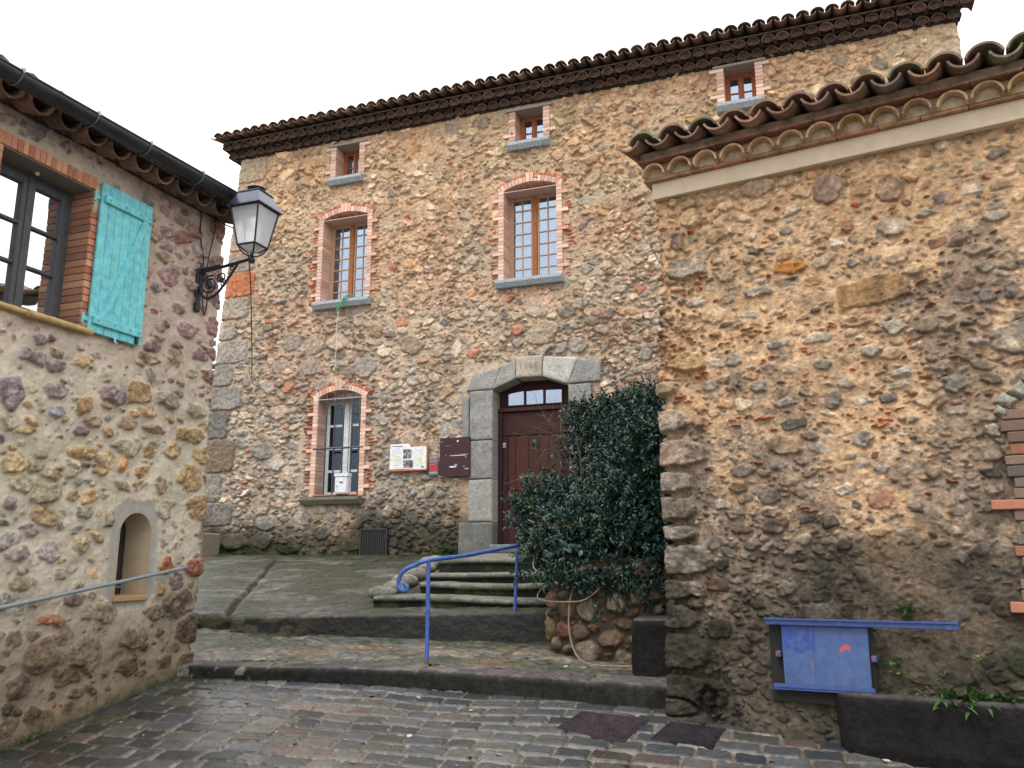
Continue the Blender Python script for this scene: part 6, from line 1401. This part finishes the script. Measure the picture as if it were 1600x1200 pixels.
# cables
def cable(pts, r, label, col=(.015, .015, .017)):
    mb = MB(); mb.tube(cr(pts, 6), r, 6, col); return tag(mb.build('cable', M['metal'], smooth=True), label, 'cable')
cable([(XL+.05, 5.72, 2.96), (XL+.2, 5.9, 2.75), (-6.2, 7.9, 2.45), (-7.8, 10, 2.55), (-9.2, 11.9, 3.0), (-10.05, 12.9, 3.48)], .006, 'thin dark cable hanging from the cottage corner across to the big house')
cable([(XL+.045, y, 2.965-.012*abs(math.sin(y*2.2))) for y in np.linspace(-1, 5.72, 30)], .009, 'dark cable running along the cottage wall under the eaves')
cable([(XL+.05, 5.45, 2.96), (XL+.045, 5.46, 2.75), (XL+.05, 5.50, 2.6), (XL+.045, 5.53, 2.5), (XL+.05, 5.545, 2.2), (XL+.045, 5.58, 2.05), (XL+.05, 5.6, 2.12), (XL+.05, 5.6, 2.25)], .006, 'black cable looping down behind the lantern bracket')
cable([(XL+.05, 5.62, 2.96), (XL+.045, 5.64, 2.85), (XL+.05, 5.585, 2.6), (XL+.045, 5.57, 2.42), (XL+.07, 5.52, 2.40)], .0055, 'short black cable dropping from the eaves to the lantern arm')

# fallen leaves and grit on the cobbles and slabs
V = []; Fq = []; Cc = []
for _ in range(420):
    x = lr.uniform(-4.85, 1.2); y = lr.uniform(4.3, 6.9)
    if y < float(kerb_y(x)): z = float(street_z(x, y))+.010
    elif y < float(kerb_y(x))+.3: z = float(kerb_z(x))+.010
    else: yb_, _, zb_2 = s5(x); k0 = float(kerb_y(x))+.26; z = float(kerb_z(x))+.012+(float(zb_2)-float(kerb_z(x)))*min(1, (y-k0)/(float(yb_)+.12-k0))
    if x > -1.15 and y > 5.5: continue
    a = lr.uniform(0, 6.28); L_ = lr.choice([.006, .010, .018, .028], p=[.45, .3, .17, .08]); w = L_*lr.uniform(.4, .8); k = len(V); t_ = np.array([math.cos(a), math.sin(a), lr.uniform(-.1, .3)])*L_; b = np.array([-math.sin(a), math.cos(a), lr.uniform(-.3, .3)])*w; c = np.array([x, y, z])
    V += [c-t_, c+b+[0, 0, .002], c+t_, c-b+[0, 0, .002]]; Fq.append((k, k+1, k+2, k+3)); col = [(.20, .12, .05), (.30, .22, .10), (.45, .42, .36), (.08, .06, .04), (.10, .12, .05)][lr.integers(5)]; Cc += [col]*4
o = npmesh('leaf_litter', np.array(V), np.array(Fq), M['leaf'], None, np.array(Cc)); o['kind'] = 'stuff'; o['label'] = 'scattered fallen leaf bits and grit on the wet cobbles and slabs'; o['category'] = 'litter'
# weeds
def weed(name, label, spots, n, L0, L1, w, cols, up=.7, blade=True):
    t = thing(name, label, 'plant', spots[0]); V = []; Fq = []; Cc = []
    for (x, y, z) in spots:
        for _ in range(n):
            a = lr.uniform(0, 6.28); el = lr.uniform(.25, 1.1)*up; d = np.array([math.cos(a), math.sin(a), 0])*math.cos(el)+np.array([0, 0, math.sin(el)]); d += np.array([Nn[0], Nn[1], 0])*.35
            L_ = lr.uniform(L0, L1); b = np.cross(d, [0, 0, 1]); b /= np.linalg.norm(b); k = len(V); p = np.array([x, y, z])+lr.normal(size=3)*.012; col = np.array(cols[lr.integers(len(cols))])*lr.uniform(.7, 1.3); m = 5
            for i in range(m+1):
                tt = i/m; c = p+d*L_*tt-np.array([0, 0, 1])*L_*.45*tt*tt; ww = w*(math.sin(math.pi*min(1, tt*.9+.12)) if not blade else (1-tt*.85)); V += [c-b*ww/2, c+b*ww/2]; Cc += [col, col]
            Fq += [(k+2*i, k+2*i+1, k+2*i+3, k+2*i+2) for i in range(m)]
    npmesh('leaves', np.array(V), np.array(Fq), M['leaf'], t, np.array(Cc)); return t
GW = [(.06, .14, .035), (.09, .19, .05), (.045, .10, .03)]
weed('fern', 'small bright green weed sprouting from the wall above the blue rail', [rp(1.555, .03, -.31)], 34, .07, .15, .011, GW, 1.3)
weed('weed', 'leafy green weeds growing in the dark trough', [rp(1.78, .10, -.80), rp(1.84, .12, -.80), rp(1.92, .10, -.79), rp(1.72, .12, -.8), rp(2.02, .09, -.8)], 34, .10, .21, .022, GW, 1.2, False)
weed('weed', 'round leaved weed on the damp wall right of the blue hatch', [rp(1.46, .04, -.63), rp(1.49, .04, -.66)], 8, .03, .05, .028, GW, 1.0, False)
weed('weed', 'low green weeds on the mossy wall above the trough', [rp(1.6, .04, -.74), rp(1.55, .04, -.78), rp(1.7, .04, -.66), rp(1.9, .04, -.55)], 12, .03, .07, .012, GW, 1.0, False)
weed('weed', 'tuft of green weed where the left cottage wall meets the cobbles', [(XL+.06, 4.3, -1.13), (XL+.07, 4.24, -1.14), (XL+.05, 4.36, -1.12)], 26, .03, .06, .007, GW, 1.0)
